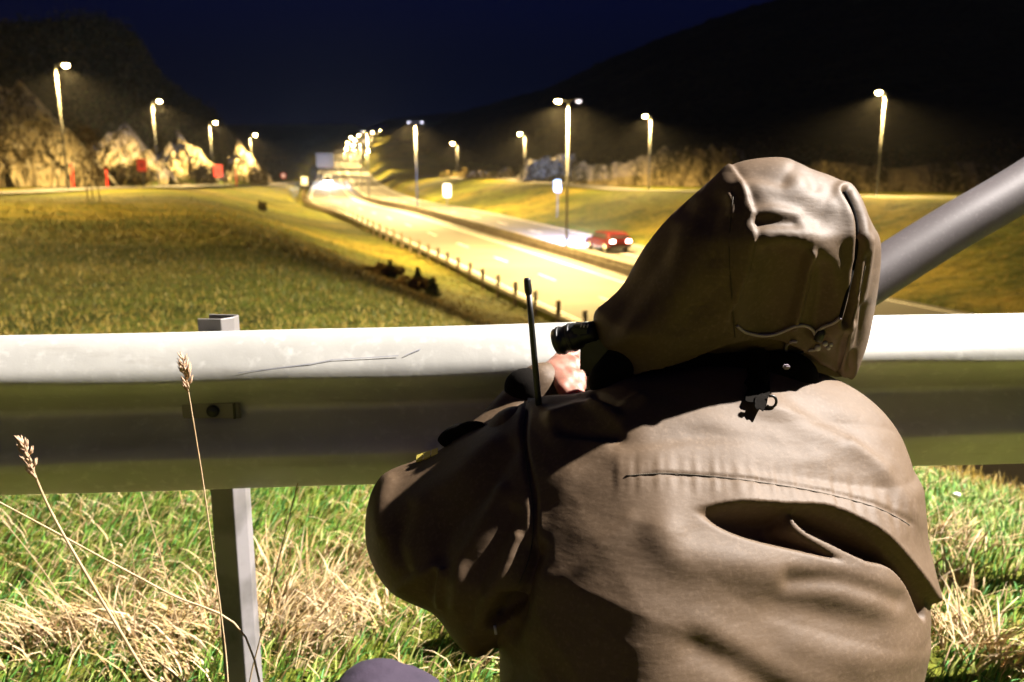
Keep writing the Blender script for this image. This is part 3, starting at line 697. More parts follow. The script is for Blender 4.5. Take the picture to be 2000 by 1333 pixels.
# clumps of pale straw round the post and along the foreground
cx = []; 
for (px, py) in [(520, 1120), (560, 1180), (640, 1180), (700, 1200), (540, 1230), (600, 1260), (120, 1230), (60, 1250), (200, 1220), (300, 1230), (390, 1210), (350, 1300), (1835, 1150), (1850, 1050), (1870, 1250), (1960, 1280), (680, 1090), (480, 1200), (250, 1140)]:
    v = (py-666.5)/FPX; dn = math.atan(v)+PITCH; Yd = CAMZ/math.tan(dn); q = P(px, py, Yd); cx.append((q.x, q.y))
XX = []; YY = []; AA = []
for (a, b) in cx:
    m = 130; XX.append(rs.normal(a, .06, m)); YY.append(rs.normal(b, .05, m)); AA.append(rs.uniform(0, 6.28)+rs.normal(0, .8, m))
X = np.concatenate(XX); Y = np.concatenate(YY); A = np.concatenate(AA); n = len(X)
tag(blades('straw_tufts', X, Y, rs.uniform(.06, .18, n), rs.uniform(.003, .008, n), rs.uniform(.6, .99, n), A, pal(n, STRAW+[(.6, .45, .28)], 5), M['straw'], curve=.7), kind='stuff')
# rough grass on the slope beyond, out to 45 m
n = 120000; rr = 3.6*(75/3.6)**rs.uniform(0, 1, n); aa = rs.uniform(R(-40), R(40), n); X = rr*np.sin(aa); Y = rr*np.cos(aa)
tt, _ = nearest_center(X, Y); keep = (np.abs(tt) > 10.2) & (rs.uniform(30, 75, n) > rr); X, Y, rr = X[keep], Y[keep], rr[keep]; n = len(X); mm = .6*vnoise(X, Y, 0*X, .5, 41)+.8*vnoise(X, Y, 0*X, .16, 43)
colA = pal(n, [(.13, .12, .012), (.15, .12, .013), (.09, .1, .01)], 7); colB = pal(n, [(.34, .23, .04), (.27, .18, .025), (.38, .27, .055)], 8)
cc = np.where((mm+rs.normal(0, .3, n) > .15)[:, None], colB, colA)
tag(blades('rough_grass', X, Y, rs.uniform(.03, .16, n)*(.6+.3*np.clip(rr/15, 0, 2))*(.6+.8*sst(.5+.5*vnoise(X, Y, 0*X, 1.1, 44))), .006*np.clip(rr/5, 1, 6), rs.uniform(.3, .95, n), rs.uniform(0, 6.28, n), cc, M['blade']), kind='stuff')

def foliage(name, n, fpos, size, cols, seed, parent=None, matl=None):
    """cloud of small leaf quads"""
    r = np.random.RandomState(seed); c = fpos(r, n); n = len(c)
    a = r.normal(size=(n, 3)); a /= np.linalg.norm(a, axis=1, keepdims=True); b = np.cross(a, r.normal(size=(n, 3))); b /= np.linalg.norm(b, axis=1, keepdims=True)
    s = (size*r.uniform(.5, 1.3, n))[:, None]
    V = np.stack([c-a*s, c-b*s*.45, c+a*s, c+b*s*.45], 1)
    col = np.repeat(pal(n, cols, seed+1), 4, 0)
    me = fast_mesh(name, V.reshape(-1, 3), np.arange(n*4).reshape(-1, 4), colors=col, smooth=False)
    return link(name, me, matl or M['leafdark'], parent)
DARKF = [(.04, .038, .012), (.06, .048, .018), (.025, .028, .008), (.08, .06, .025)]
# scrub over the left hill, right hill foot and round the rocks
def scrub(name, n, px0, px1, py_fn, Yfn, size, seed, cols=DARKF, thick=1.6):
    def f(r, n):
        px = r.uniform(px0, px1, n); Y = Yfn(px)*r.uniform(1, 1.55, n); X = (px-1000)/FPX*Y*cp
        Z = terrain(X, Y)
        return np.stack([X+r.normal(0, .3, n), Y, Z+np.abs(r.normal(0, thick, n))], 1)
    return tag(foliage(name, n, f, size, cols, seed), kind='stuff')
scrub('hillside_scrub', 60000, -120, 560, None, lambda p: np.interp(p, [-1500, 0, 150, 300, 420, 560], [74, 88, 110, 142, 187, 245]), .42, 51, thick=1.3)
scrub('hill_foot_scrub', 30000, 860, 2150, None, lambda p: np.interp(p, [860, 1150, 1450, 1700, 2300], [200, 150, 130, 104, 92]), .4, 52, thick=.7, cols=[(.1, .075, .03), (.07, .06, .02), (.05, .045, .015), (.14, .1, .04)])
scrub('verge_scrub', 9000, 150, 520, None, lambda p: np.interp(p, [100, 300, 420, 520], [92, 122, 160, 200])*.93, .35, 53, thick=.5, cols=[(.1, .13, .03), (.07, .09, .02), (.12, .1, .03)])
# three small conifers and a dark bush by the motorway fence
def conifer(px, pytop, pybot, Y, w, label, seed):
    b = P(px, pybot, Y); tp = P(px, pytop, Y); h = tp.z-b.z; g = gz(b.x, b.y)
    t = empty('young_spruce', (b.x, b.y, g), label, 'tree', 'small spruces on the near verge')
    MB().tube([(b.x, b.y, g-.1), (b.x, b.y, g+h)], [.06, .015], 6).build('trunk', M['bark'], t)
    def f(r, n):
        v = r.uniform(0, 1, n)**1.3; a = r.uniform(0, 6.28, n); rad = w*(1-v)*(.35+.65*r.uniform(0, 1, n))*(.8+.3*np.sin(v*26+seed))
        return np.stack([b.x+rad*np.cos(a), b.y+rad*np.sin(a), g+.1+h*v], 1)
    foliage('crown', 520, f, .11, [(.10, .12, .03), (.14, .15, .045), (.06, .08, .02)], seed, t)
conifer(762, 488, 520, 33, .42, 'left of the three small spruces above the guardrail', 61)
conifer(816, 484, 524, 32, .45, 'middle small spruce of the three above the guardrail', 62)
conifer(843, 488, 522, 31, .38, 'right and darkest of the three small spruces', 63)
def bush(px, py, Y, w, h, label, seed, cols=DARKF, n_=900, sz=.1):
    b = P(px, py, Y); g = gz(b.x, b.y); t = empty('low_bush', (b.x, b.y, g), label, 'bush')
    MB().tube([(b.x, b.y, g-.1), (b.x+.05, b.y, g+h*.8)], [.03, .01], 6).build('stem', M['bark'], t)
    def f(r, n):
        v = r.normal(size=(n, 3)); v /= np.linalg.norm(v, axis=1, keepdims=True); v *= r.uniform(.3, 1, (n, 1))**.5*(1+.3*np.sin(v[:, :1]*7+seed))
        return np.stack([b.x+v[:, 0]*w, b.y+v[:, 1]*w*.6, g+h*.45+v[:, 2]*h*.55], 1)
    foliage('crown', n_, f, sz, cols, seed, t)
bush(745, 512, 33, .8, .5, 'brown low bush left of the small spruces', 71, [(.22, .14, .04), (.14, .09, .03)])
bush(800, 522, 31.5, 1.0, .45, 'brown low bush under the small spruces', 72, [(.22, .14, .04), (.14, .09, .03)])
bush(511, 396, 80, .5, .9, 'single dark tussock on the pale part of the field', 73)
BR = [(.09, .06, .022), (.055, .045, .015), (.035, .03, .01)]
for a in [(140, 345, 92, 2.6, 4.5, 'tall brown bush right of the big left rock', 74), (268, 345, 108, 2.2, 3.2, 'brown bush between the second and third rock faces', 76), (300, 345, 132, 2.4, 4.0, 'brown bush at the left foot of the third rock face', 77),
          (398, 348, 142, 2.2, 3.2, 'brown bush behind the right red sign', 78), (418, 348, 170, 2.6, 4.5, 'brown bush at the left foot of the fourth rock face', 79), (505, 352, 175, 2.6, 3.4, 'brown bush at the right end of the left rocks', 80), (222, 340, 104, 1.5, 2.4, 'small dark bush before the second rock face', 81)]:
    bush(a[0], a[1], a[2], a[3], a[4], a[5], a[6], BR, 2600, .22)
# thin sapling on the left field
b = P(185, 400, 52); g = gz(b.x, b.y); t = empty('bare_sapling', (b.x, b.y, g), 'thin dark multi-stemmed sapling on the left field before the rocks', 'tree')
for dx, top in ((-.45, (150, 300)), (-.1, (182, 250)), (.35, (205, 290))):
    q = P(*top, 52); MB().tube([(b.x+dx, b.y, g-.1), (b.x+dx*.8, b.y, g+1.2), (q.x, q.y+.2, q.z)], [.045, .035, .01], 6).build('stem', M['bark'], t, True)
mb = MB(); rq = random.Random(5)
for i in range(70):
    v = rq.uniform(.35, 1); z0 = g+v*(P(182, 250, 52).z-g); a = rq.uniform(0, 6.28); L = rq.uniform(.5, 1.2)*(1.1-v*.5)
    x0 = b.x+rq.uniform(-.4, .3); mb.tube([(x0, b.y, z0), (x0+math.cos(a)*L*.6, b.y+math.sin(a)*L*.6, z0+L*.35), (x0+math.cos(a)*L, b.y+math.sin(a)*L, z0+L*.8)], [.015, .01, .004], 4, False)
mb.build('branches', M['bark'], t)
def f_(r, n):
    v = r.uniform(0, 1, n); a = r.uniform(0, 6.28, n); rad = r.uniform(0, 1, n)**.6*(1.0-.5*np.abs(v-.4))
    return np.stack([b.x+rad*np.cos(a)*1.1, b.y+rad*np.sin(a), g+1.2+v*(P(182, 250, 52).z-g-1.2)], 1)
foliage('crown', 1000, f_, .09, [(.03, .022, .01), (.05, .035, .015)], 75, t)

# ------------------------------------------------------------------ guardrail
RX, RZ = .0551, .0137
def railp(x): return Vector((x, 1.563+RX*x, .797+RZ*x))      # top back edge of the beam
rail = empty('guardrail', railp(-1), 'galvanised steel crash barrier crossing the whole view', 'guardrail')
prof = [(.012, -.004), (.02, 0), (.032, -.004), (.05, -.02), (.068, -.044), (.079, -.062), (.083, -.078), (.081, -.088), (.068, -.104), (.04, -.123), (.018, -.138), (.006, -.148), (.004, -.156), (.006, -.164), (.018, -.174),
        (.04, -.189), (.068, -.208), (.081, -.224), (.083, -.234), (.079, -.25), (.066, -.268), (.048, -.29), (.03, -.308), (.02, -.31), (.012, -.306)]
def wbeam(x0, x1, extra=0):
    n = max(2, int((x1-x0)/.05)); V = []; F = []; m = len(prof)
    outer = smooth_poly(prof, 3, False); m = len(outer)
    for side in (0, 1):
        for i in range(n+1):
            x = x0+(x1-x0)*i/n; b = railp(x); wob = .0016*math.sin(x*4.3)+.001*math.sin(x*11)
            for k, (p_, z_) in enumerate(outer):
                V.append((b.x, b.y-p_-extra+(.003 if side else 0)+wob*math.sin(k*.3), b.z+z_+wob*.4))
    for side in (0, 1):
        o = side*(n+1)*m
        for i in range(n):
            for k in range(m-1):
                f = (o+i*m+k, o+(i+1)*m+k, o+(i+1)*m+k+1, o+i*m+k+1); F.append(f if side else f[::-1])
    o = (n+1)*m
    for i in range(n):
        F.append((i*m, (i+1)*m, o+(i+1)*m, o+i*m)); F.append((i*m+m-1, o+i*m+m-1, o+(i+1)*m+m-1, (i+1)*m+m-1))
    for i in (0, n):
        for k in range(m-1): F.append((i*m+k, i*m+k+1, o+i*m+k+1, o+i*m+k))
    me = bpy.data.meshes.new('beam'); me.from_pydata(V, [], F); me.polygons.foreach_set('use_smooth', [True]*len(F)); me.update()
    bm = bmesh.new(); bm.from_mesh(me); bmesh.ops.recalc_face_normals(bm, faces=bm.faces[:]); bm.to_mesh(me); bm.free()
    return me
link('beam', wbeam(-3.6, 3.8), M['galv'], rail)
def post_mesh():
    # sigma channel, opening to the right
    w, d, th = .031, .055, .005
    pts = [(-w+.0, -d*.5), (w*.5, -d*.5), (w, -d*.05), (w, d*.4), (w-.012, d*.5), (-w, d*.5)]
    inner = [(-w, -d*.5+th), (w*.5-th*.5, -d*.5+th), (w-th, -d*.05+th*.4), (w-th, d*.4-th*.4), (w-.012-th*.6, d*.5-th), (-w, d*.5-th)]
    return pts, inner
for X0 in (-.568, -2.55, 1.45, 3.45):
    b = railp(X0); pts, inner = post_mesh(); V = []; n = len(pts); c, s = math.cos(R(-4)), math.sin(R(-4)); gy = b.y+.035
    for z, dxl in ((-.4, .0), (b.z+.019, 0)):
        for (x, y) in pts+inner: V.append((b.x+x*c-y*s, gy+x*s+y*c, z+(.0 if z < 0 else 0)))
    F = []
    m = 2*n
    for i in range(n-1): F.append((i, i+1, m+i+1, m+i)); F.append((n+i+1, n+i, m+n+i, m+n+i+1)); F.append((m+i, m+i+1, m+n+i+1, m+n+i)); F.append((i+1, i, n+i, n+i+1))
    F += [(0, m, m+n, n), (n-1, 2*n-1, m+2*n-1, m+n-1)]
    me = bpy.data.meshes.new('post'); me.from_pydata(V, [], F); me.update()
    o = link('post', me, M['poststeel'], rail); bv = o.modifiers.new('b', 'BEVEL'); bv.width = .0025; bv.segments = 2
    pl = MB().box((b.x-.01, b.y-.012, b.z-.156), (.112, .008, .036), None, .003).build('washer_plate', M['galvdark'], rail)
    MB().lathe([(.012, 0), (.012, .006), (.009, .01)], (b.x-.005, b.y-.016, b.z-.156), 12, Matrix.Rotation(math.pi/2, 4, 'X')).build('bolt', M['black'], pl, True)
    MB().box((b.x+.036, b.y-.018, b.z-.156), (.004, .004, .03)).build('slot', M['black'], pl)
# scuffs along the lit edge
mb = MB()
for (x0, x1, z0, z1) in [(-.5, -.37, -.068, -.056), (-.37, -.33, -.056, -.05), (-.33, -.21, -.05, -.046), (-.2, -.17, -.046, -.036)]:
    def on(x, z):
        b = railp(x); p_ = np.interp(-z, [0, .004, .02, .044, .062, .078], [.02, .032, .05, .068, .079, .083]); return Vector((b.x, b.y-p_-.0008, b.z+z))
    mb.add([on(x0, z0), on(x1, z1), on(x1, z1+.0016), on(x0, z0+.0012)], [(0, 1, 2, 3)])
mb.build('scratch', M['scuff'], rail)

# slanting steel tube beyond the rail
A = P(1420, 738, 1.80); B = P(2000, 363, 1.98); D = (B-A); Cc = B+D*.55
tb = empty('slanted_tube', (A.x, A.y, 0), 'thick grey steel tube rising to the right behind the hood', 'handrail')
pts = [Vector((A.x-.25, A.y-.02, A.z-.22)), A, A+D*.35+Vector((0, 0, .012)), A+D*.7+Vector((0, 0, .012)), B, Cc]
MB().tube([Vector(p) for p in smooth_poly([tuple(p) for p in pts], 5, False)], .057, 28).build('tube', M['tube'], tb, True)
MB().tube([(Cc.x-.06, Cc.y, Cc.z+.01), (Cc.x-.06, Cc.y, -.3)], .045, 20).build('post', M['galv'], tb, True)
MB().tube([(pts[0].x+.02, pts[0].y, pts[0].z+.02), (pts[0].x+.02, pts[0].y, -.3)], .045, 20).build('post', M['galv'], tb, True)

# ------------------------------------------------------------------ foreground stalks
def stalk(pts, Yb, head=None, r=.0016, label='', w=.006):
    """pts: photo points from root upward with distances"""
    V = [P(a, b, c) for a, b, c in pts]; base = V[0]; t = empty('grass_stalk', (base.x, base.y, 0), label, 'grass stalk', 'dry grass stalks before the guardrail')
    if base.z > 0: V.insert(0, Vector((base.x-(V[1].x-base.x)*.3, base.y, -.01)))
    sm = [Vector(p) for p in smooth_poly([tuple(v) for v in V], 5, False)]
    MB().tube(sm, [r*(1-.45*i/len(sm)) for i in range(len(sm))], 6).build('stem', M['stalk'], t, True)
    if head:
        L = head; tip = V[-1]; d = (V[-1]-V[-2]).normalized(); mb = MB(); q = random.Random(int(base.x*1000))
        for k in range(46):
            f = q.uniform(0, 1); c = tip-d*L*(1-f)*1.0+d*0.002; rad = w*(math.sin(math.pi*min(1, f*.85+.12)))*q.uniform(.4, 1)
            a = q.uniform(0, 6.28); off = Vector((math.cos(a)*rad, math.sin(a)*rad, 0)); e = (d+off.normalized()*.5).normalized()*.010
            mb.tube([c+off*.2, c+off+e*.5, c+off*.9+e*1.3], [.0006, .0015, .0003], 5)
        mb.build('seed_head', M['seed'], t, True)
stalk([(450, 1400, 1.02), (438, 1250, 1.04), (402, 980, 1.05), (382, 850, 1.05), (358, 705, 1.05)], 1, .045, .0014, 'upright dry grass stalk with seed head crossing the post', .0042)
stalk([(330, 1400, .95), (280, 1310, .96), (150, 1090, .97), (90, 980, .97), (45, 868, .97)], 1, .050, .0024, 'leaning dry grass stalk with pinkish seed head at the left edge', .005)
stalk([(480, 1245, 1.35), (330, 1160, 1.3), (200, 1090, 1.24), (90, 1030, 1.2), (-60, 950, 1.15)], 1, None, .0022, 'long bare stalk slanting down across the lower left corner')
stalk([(488, 1330, 1.5), (510, 1240, 1.5), (545, 1090, 1.5), (584, 935, 1.5)], 1, None, .0018, 'thin pale stalk leaning right just beside the post')
stalk([(345, 1210, 1.75), (315, 1090, 1.75), (275, 960, 1.75)], 1, None, .0018, 'short upright stalk below the beam left of the post')
stalk([(262, 1200, 1.75), (262, 1120, 1.75), (256, 1060, 1.75)], 1, None, .0014, 'tiny upright stalk between the crossing stalks')
stalk([(150, 1240, 1.7), (95, 1130, 1.72), (0, 1010, 1.75)], 1, None, .0016, 'faint stalk behind the long slanting one at far left')

# ------------------------------------------------------------------ the crouching person
person = empty('person', (.33, 1.2, 0), 'person in a hooded olive-brown jacket crouching against the crash barrier, aiming a device', 'person')
tor = [(1005, 800), (1032, 786), (1070, 776), (1120, 774), (1165, 762), (1215, 740), (1300, 728), (1390, 716), (1480, 712), (1560, 720), (1630, 742), (1690, 778), (1728, 822), (1757, 874), (1774, 930), (1782, 1000), (1786, 1080), (1792, 1150), (1795, 1195), (1786, 1225), (1781, 1260), (1778, 1340), (1775, 1450), (1760, 1540),
       (1500, 1570), (1200, 1565), (1010, 1540), (978, 1450), (974, 1330), (972, 1245), (960, 1258), (930, 1266), (900, 1245), (868, 1205), (850, 1178), (805, 1158), (762, 1130), (733, 1085), (719, 1035), (724, 975), (748, 930), (800, 908), (850, 888), (905, 850), (960, 826)]
def c_tor(X, Z):
    # middle surface: ridge of the back at x ~ .19, turning away to the right; leaning towards the barrier higher up
    x0 = .165
    s = np.where(X > x0, (X-x0)*.42, (x0-X)*.55)
    s = np.sqrt(s*s+.0009)
    return s+np.clip(Z-.45, -.3, .6)*.52-.05
def f_tor(px, py, V, N):
    front = sst((-N[:, 1]+.25)/.5)
    f = np.zeros(len(V))
    # yoke seam with puckers
    yoke = [(1222, 930), (1300, 925), (1400, 932), (1500, 945), (1600, 962), (1700, 988), (1770, 1020)]
    d, s = seg_dist(px, py, smooth_poly(yoke, 4, False), False)
    f += (-.003*np.exp(-(d/4)**2)+.0018*np.exp(-d/16)*(s < 0))*sst((px-1225)/60)
    puck = np.sin(px*.21+1.5*np.sin(px*.05))*np.sin(px*.083+2); f += .0013*puck*np.exp(-((d-12)/22)**2)
    # flap: fabric hanging over two dark hollows
    f += sst((px-1340)/140)*recess(px, py, [(1340, 996), (1430, 990), (1530, 994), (1546, 1010), (1556, 1036), (1620, 1078), (1650, 1100), (1560, 1080), (1460, 1055), (1390, 1028)], .045, 22)
    f += recess(px, py, [(1548, 1003), (1590, 1000), (1650, 1022), (1710, 1058), (1760, 1110), (1800, 1165), (1808, 1205), (1795, 1205), (1770, 1150), (1735, 1108), (1690, 1096), (1620, 1062), (1570, 1035)], .050, 12)
    f += sst((px-1340)/130)*lip(px, py, [(1350, 992), (1430, 985), (1530, 990), (1600, 993), (1660, 1015), (1720, 1052), (1770, 1105), (1812, 1170)], 60, .018, 3.5, -1)
    # broad folds
    f += ridge(px, py, [(1300, 1050), (1330, 1085), (1400, 1100), (1520, 1115), (1650, 1140), (1720, 1160)], 44, .010)
    f += ridge(px, py, [(1540, 1132), (1620, 1134), (1680, 1148), (1750, 1172)], 20, -.008)
    f += ridge(px, py, [(1520, 1180), (1600, 1198), (1700, 1225)], 26, -.003)
    f += ridge(px, py, [(1370, 1225), (1440, 1265), (1520, 1310), (1600, 1330)], 30, .004)
    f += ridge(px, py, [(1360, 1262), (1420, 1292), (1480, 1330), (1530, 1380)], 32, -.0065)
    f += ridge(px, py, [(1560, 1260), (1680, 1290), (1790, 1270)], 40, .006)
    f += ridge(px, py, [(1480, 780), (1600, 850), (1700, 900), (1780, 960)], 26, .006)
    f += ridge(px, py, [(1560, 800), (1660, 850), (1740, 930)], 18, -.004)
    f += ridge(px, py, [(1660, 870), (1720, 920), (1770, 1000)], 14, .005)
    f += ridge(px, py, [(1250, 780), (1400, 830), (1600, 900)], 22, .003)
    f += ridge(px, py, [(1200, 870), (1400, 850), (1560, 885)], 16, -.003)
    # shoulder wrinkles on the left
    f += ridge(px, py, [(1080, 815), (1140, 800), (1200, 818)], 14, .012)
    f += ridge(px, py, [(1100, 838), (1150, 845), (1205, 850)], 12, -.010)
    f += ridge(px, py, [(1165, 775), (1205, 795), (1215, 800)], 8, -.009)
    f += ridge(px, py, [(1160, 792), (1200, 800), (1250, 780)], 9, .008)
    f += ridge(px, py, [(1170, 855), (1210, 890), (1228, 930)], 20, .002)
    f += ridge(px, py, [(1240, 1050), (1180, 1110), (1110, 1160), (1040, 1200)], 26, -.002)
    f += ridge(px, py, [(1230, 1020), (1160, 1085), (1080, 1140)], 20, .003)
    f += ridge(px, py, [(1120, 960), (1080, 1010), (1060, 1050)], 24, -.003)
    f += ridge(px, py, [(1150, 890), (1100, 960), (1050, 1120)], 22, .002)
    f += ridge(px, py, [(1030, 800), (1024, 870), (1042, 960), (1040, 1050), (1018, 1150), (1015, 1210)], 5, -.006)
    f += .0018*vnoise(V[:, 0], V[:, 1], V[:, 2]*1.6, 15, 81)+.0008*vnoise(V[:, 0]*1.4, V[:, 1], V[:, 2]*2.4, 38, 82)
    return f*front
def f_slv(px, py, V, N):
    front = sst((-N[:, 1]+.25)/.5); f = np.zeros(len(V))
    f += ridge(px, py, [(800, 1000), (775, 1060), (790, 1120)], 16, -.010)
    f += ridge(px, py, [(850, 1110), (810, 1130), (780, 1150)], 10, .006)
    f += ridge(px, py, [(862, 1115), (852, 1150), (858, 1185)], 7, .008)
    f += ridge(px, py, [(845, 1120), (840, 1160)], 9, -.010)
    f += ridge(px, py, [(980, 960), (940, 1040), (900, 1100), (890, 1180)], 16, .010)
    f += ridge(px, py, [(1000, 1000), (960, 1080), (930, 1150), (915, 1220)], 13, -.009)
    f += ridge(px, py, [(1010, 1050), (985, 1110), (950, 1170)], 10, .008)
    f += ridge(px, py, [(960, 870), (900, 930), (850, 960), (800, 1000)], 22, .008)
    f += ridge(px, py, [(1000, 880), (950, 960), (880, 1030), (860, 1080)], 18, -.009)
    f += ridge(px, py, [(760, 940), (740, 1000), (745, 1050)], 14, .006)
    f += recess(px, py, [(970, 1165), (990, 1160), (1008, 1175), (1005, 1200), (975, 1235), (950, 1238), (945, 1215)], .04, 12)
    return f*front
def f_jk(px, py, V, N):
    seamd, _ = seg_dist(px, py, smooth_poly(SEAM, 4, False), False)
    f = f_tor(px, py, V, N)+f_slv(px, py, V, N)*.8
    arm = sst((1060-px)/60)
    f += sst((-N[:, 1]+.25)/.5)*((1-arm)*(wrinkles(V, -.35, 24, 3.5, 201, .006)-wrinkles(V, -.15, 30, 4.0, 205, .005)+wrinkles(V, -.6, 44, 3.0, 207, .0025))+arm*(wrinkles(V, 1.0, 26, 3, 209, .009)-wrinkles(V, 1.25, 22, 3, 213, .007)))
    return f+sst((-N[:, 1]+.25)/.5)*(ridge(px, py, [(1040, 1080), (1015, 1160), (985, 1240)], 22, -.022)+ridge(px, py, SEAM, 3.5, -.005))
SEAM = [(1028, 770), (1022, 850), (1032, 930), (1042, 1000), (1036, 1080), (1012, 1140), (1006, 1190), (975, 1245), (965, 1300)]
V, Q = inflate(tor, 1.12, .235, .80, c_tor, .0042, 6, f_jk, back=.85)
px_, py_ = proj(V[Q].mean(1)); sm_ = smooth_poly(SEAM, 4, False); left = px_ < np.interp(py_, sm_[:, 1], sm_[:, 0])
left &= (py_ < 1270)
JB = (V, Q)
for nm, q_ in (('jacket', Q[~left]), ('sleeve', Q[left])):
    u_, i_ = np.unique(q_, return_inverse=True); link(nm, fast_mesh(nm, V[u_], i_.reshape(-1, 4)), M['jacket'], person)
# forearm of the left sleeve, reaching forward to the device
def PM(px, py, dy=0):
    v = P(px, py, 1.12)
    for _ in range(10): v = P(px, py, 1.12+float(c_tor(np.array([v.x]), np.array([v.z]))[0])+dy)
    return v
E = PM(830, 1040, .02); Wr = P(1058, 752, 1.42)
V, Q = blob([(E, E+(Wr-E)*.5+Vector((0, 0, -.01)), .058, .054), (E+(Wr-E)*.5+Vector((0, 0, -.01)), Wr, .056, .044), (PM(960, 920, .02), PM(1005, 845, .02), .05, .045)], .006, .015,
            lambda V: .005*vnoise(V[:, 0], V[:, 1], V[:, 2], 42, 85)+.003*vnoise(V[:, 0], V[:, 1], V[:, 2], 90, 86))
link('forearm_sleeve', fast_mesh('forearm_sleeve', V, Q), M['jacket'], person)
# cuff
d = (P(1105, 742, 1.455)-Wr).normalized(); V, Q = blob([(Wr-d*.04, Wr-d*.006, .036, .031), (Wr-d*.006, Wr+d*.004, .030, .027)], .004, .006, lambda V: .0015*vnoise(V[:, 0], V[:, 1], V[:, 2], 120, 99))
link('cuff', fast_mesh('cuff', V, Q), M['blackcloth'], person)
# right sleeve, hidden behind the back from here
Sr = Vector((.44, 1.32, .64)); Er = Vector((.44, 1.45, .5)); Wq = Vector((.2, 1.36, .62))
V, Q = blob([(Sr, Er, .085, .065), (Er, Wq, .062, .045)], .009, .02, lambda V: .004*vnoise(V[:, 0], V[:, 1], V[:, 2], 35, 87)); link('sleeve', fast_mesh('sleeve', V, Q), M['jacket'], person)
# pocket flap, stripe and tab on the sleeve
mb = MB(); a = [PM(862, 866), PM(885, 846), PM(925, 834), PM(952, 836)]
mb.tube([Vector(p) for p in smooth_poly([tuple(p) for p in a], 4, False)], [.009, .011, .012, .012, .012, .012, .011, .011, .010, .009, .008, .006, .005], 10); mb.build('sleeve_tab', M['blackcloth'], person, True)
mb = MB(); a = [PM(930, 829), PM(954, 833)]; mb.tube([a[0], a[1]], .0045, 8).build('tab_edge', M['jacket'], person, True)
pts = [PM(812, 901, -.01), PM(832, 894, -.01), PM(856, 886, -.01)]
for i in range(3):
    p0 = pts[0].lerp(pts[2], i/3+.01); p1 = pts[0].lerp(pts[2], (i+1)/3-.04); dv = Vector((0, .012, .0065))
    MB().add([p0, p1, p1+dv, p0+dv, p0-Vector((0, -.003, .004)), p1-Vector((0, -.003, .004)), p1+dv-Vector((0, -.003, .004)), p0+dv-Vector((0, -.003, .004))], [(0, 1, 2, 3), (7, 6, 5, 4), (0, 4, 5, 1), (2, 6, 7, 3), (1, 5, 6, 2), (3, 7, 4, 0)]).build('yellow_stripe', M['yellow'], person)
JBV = None
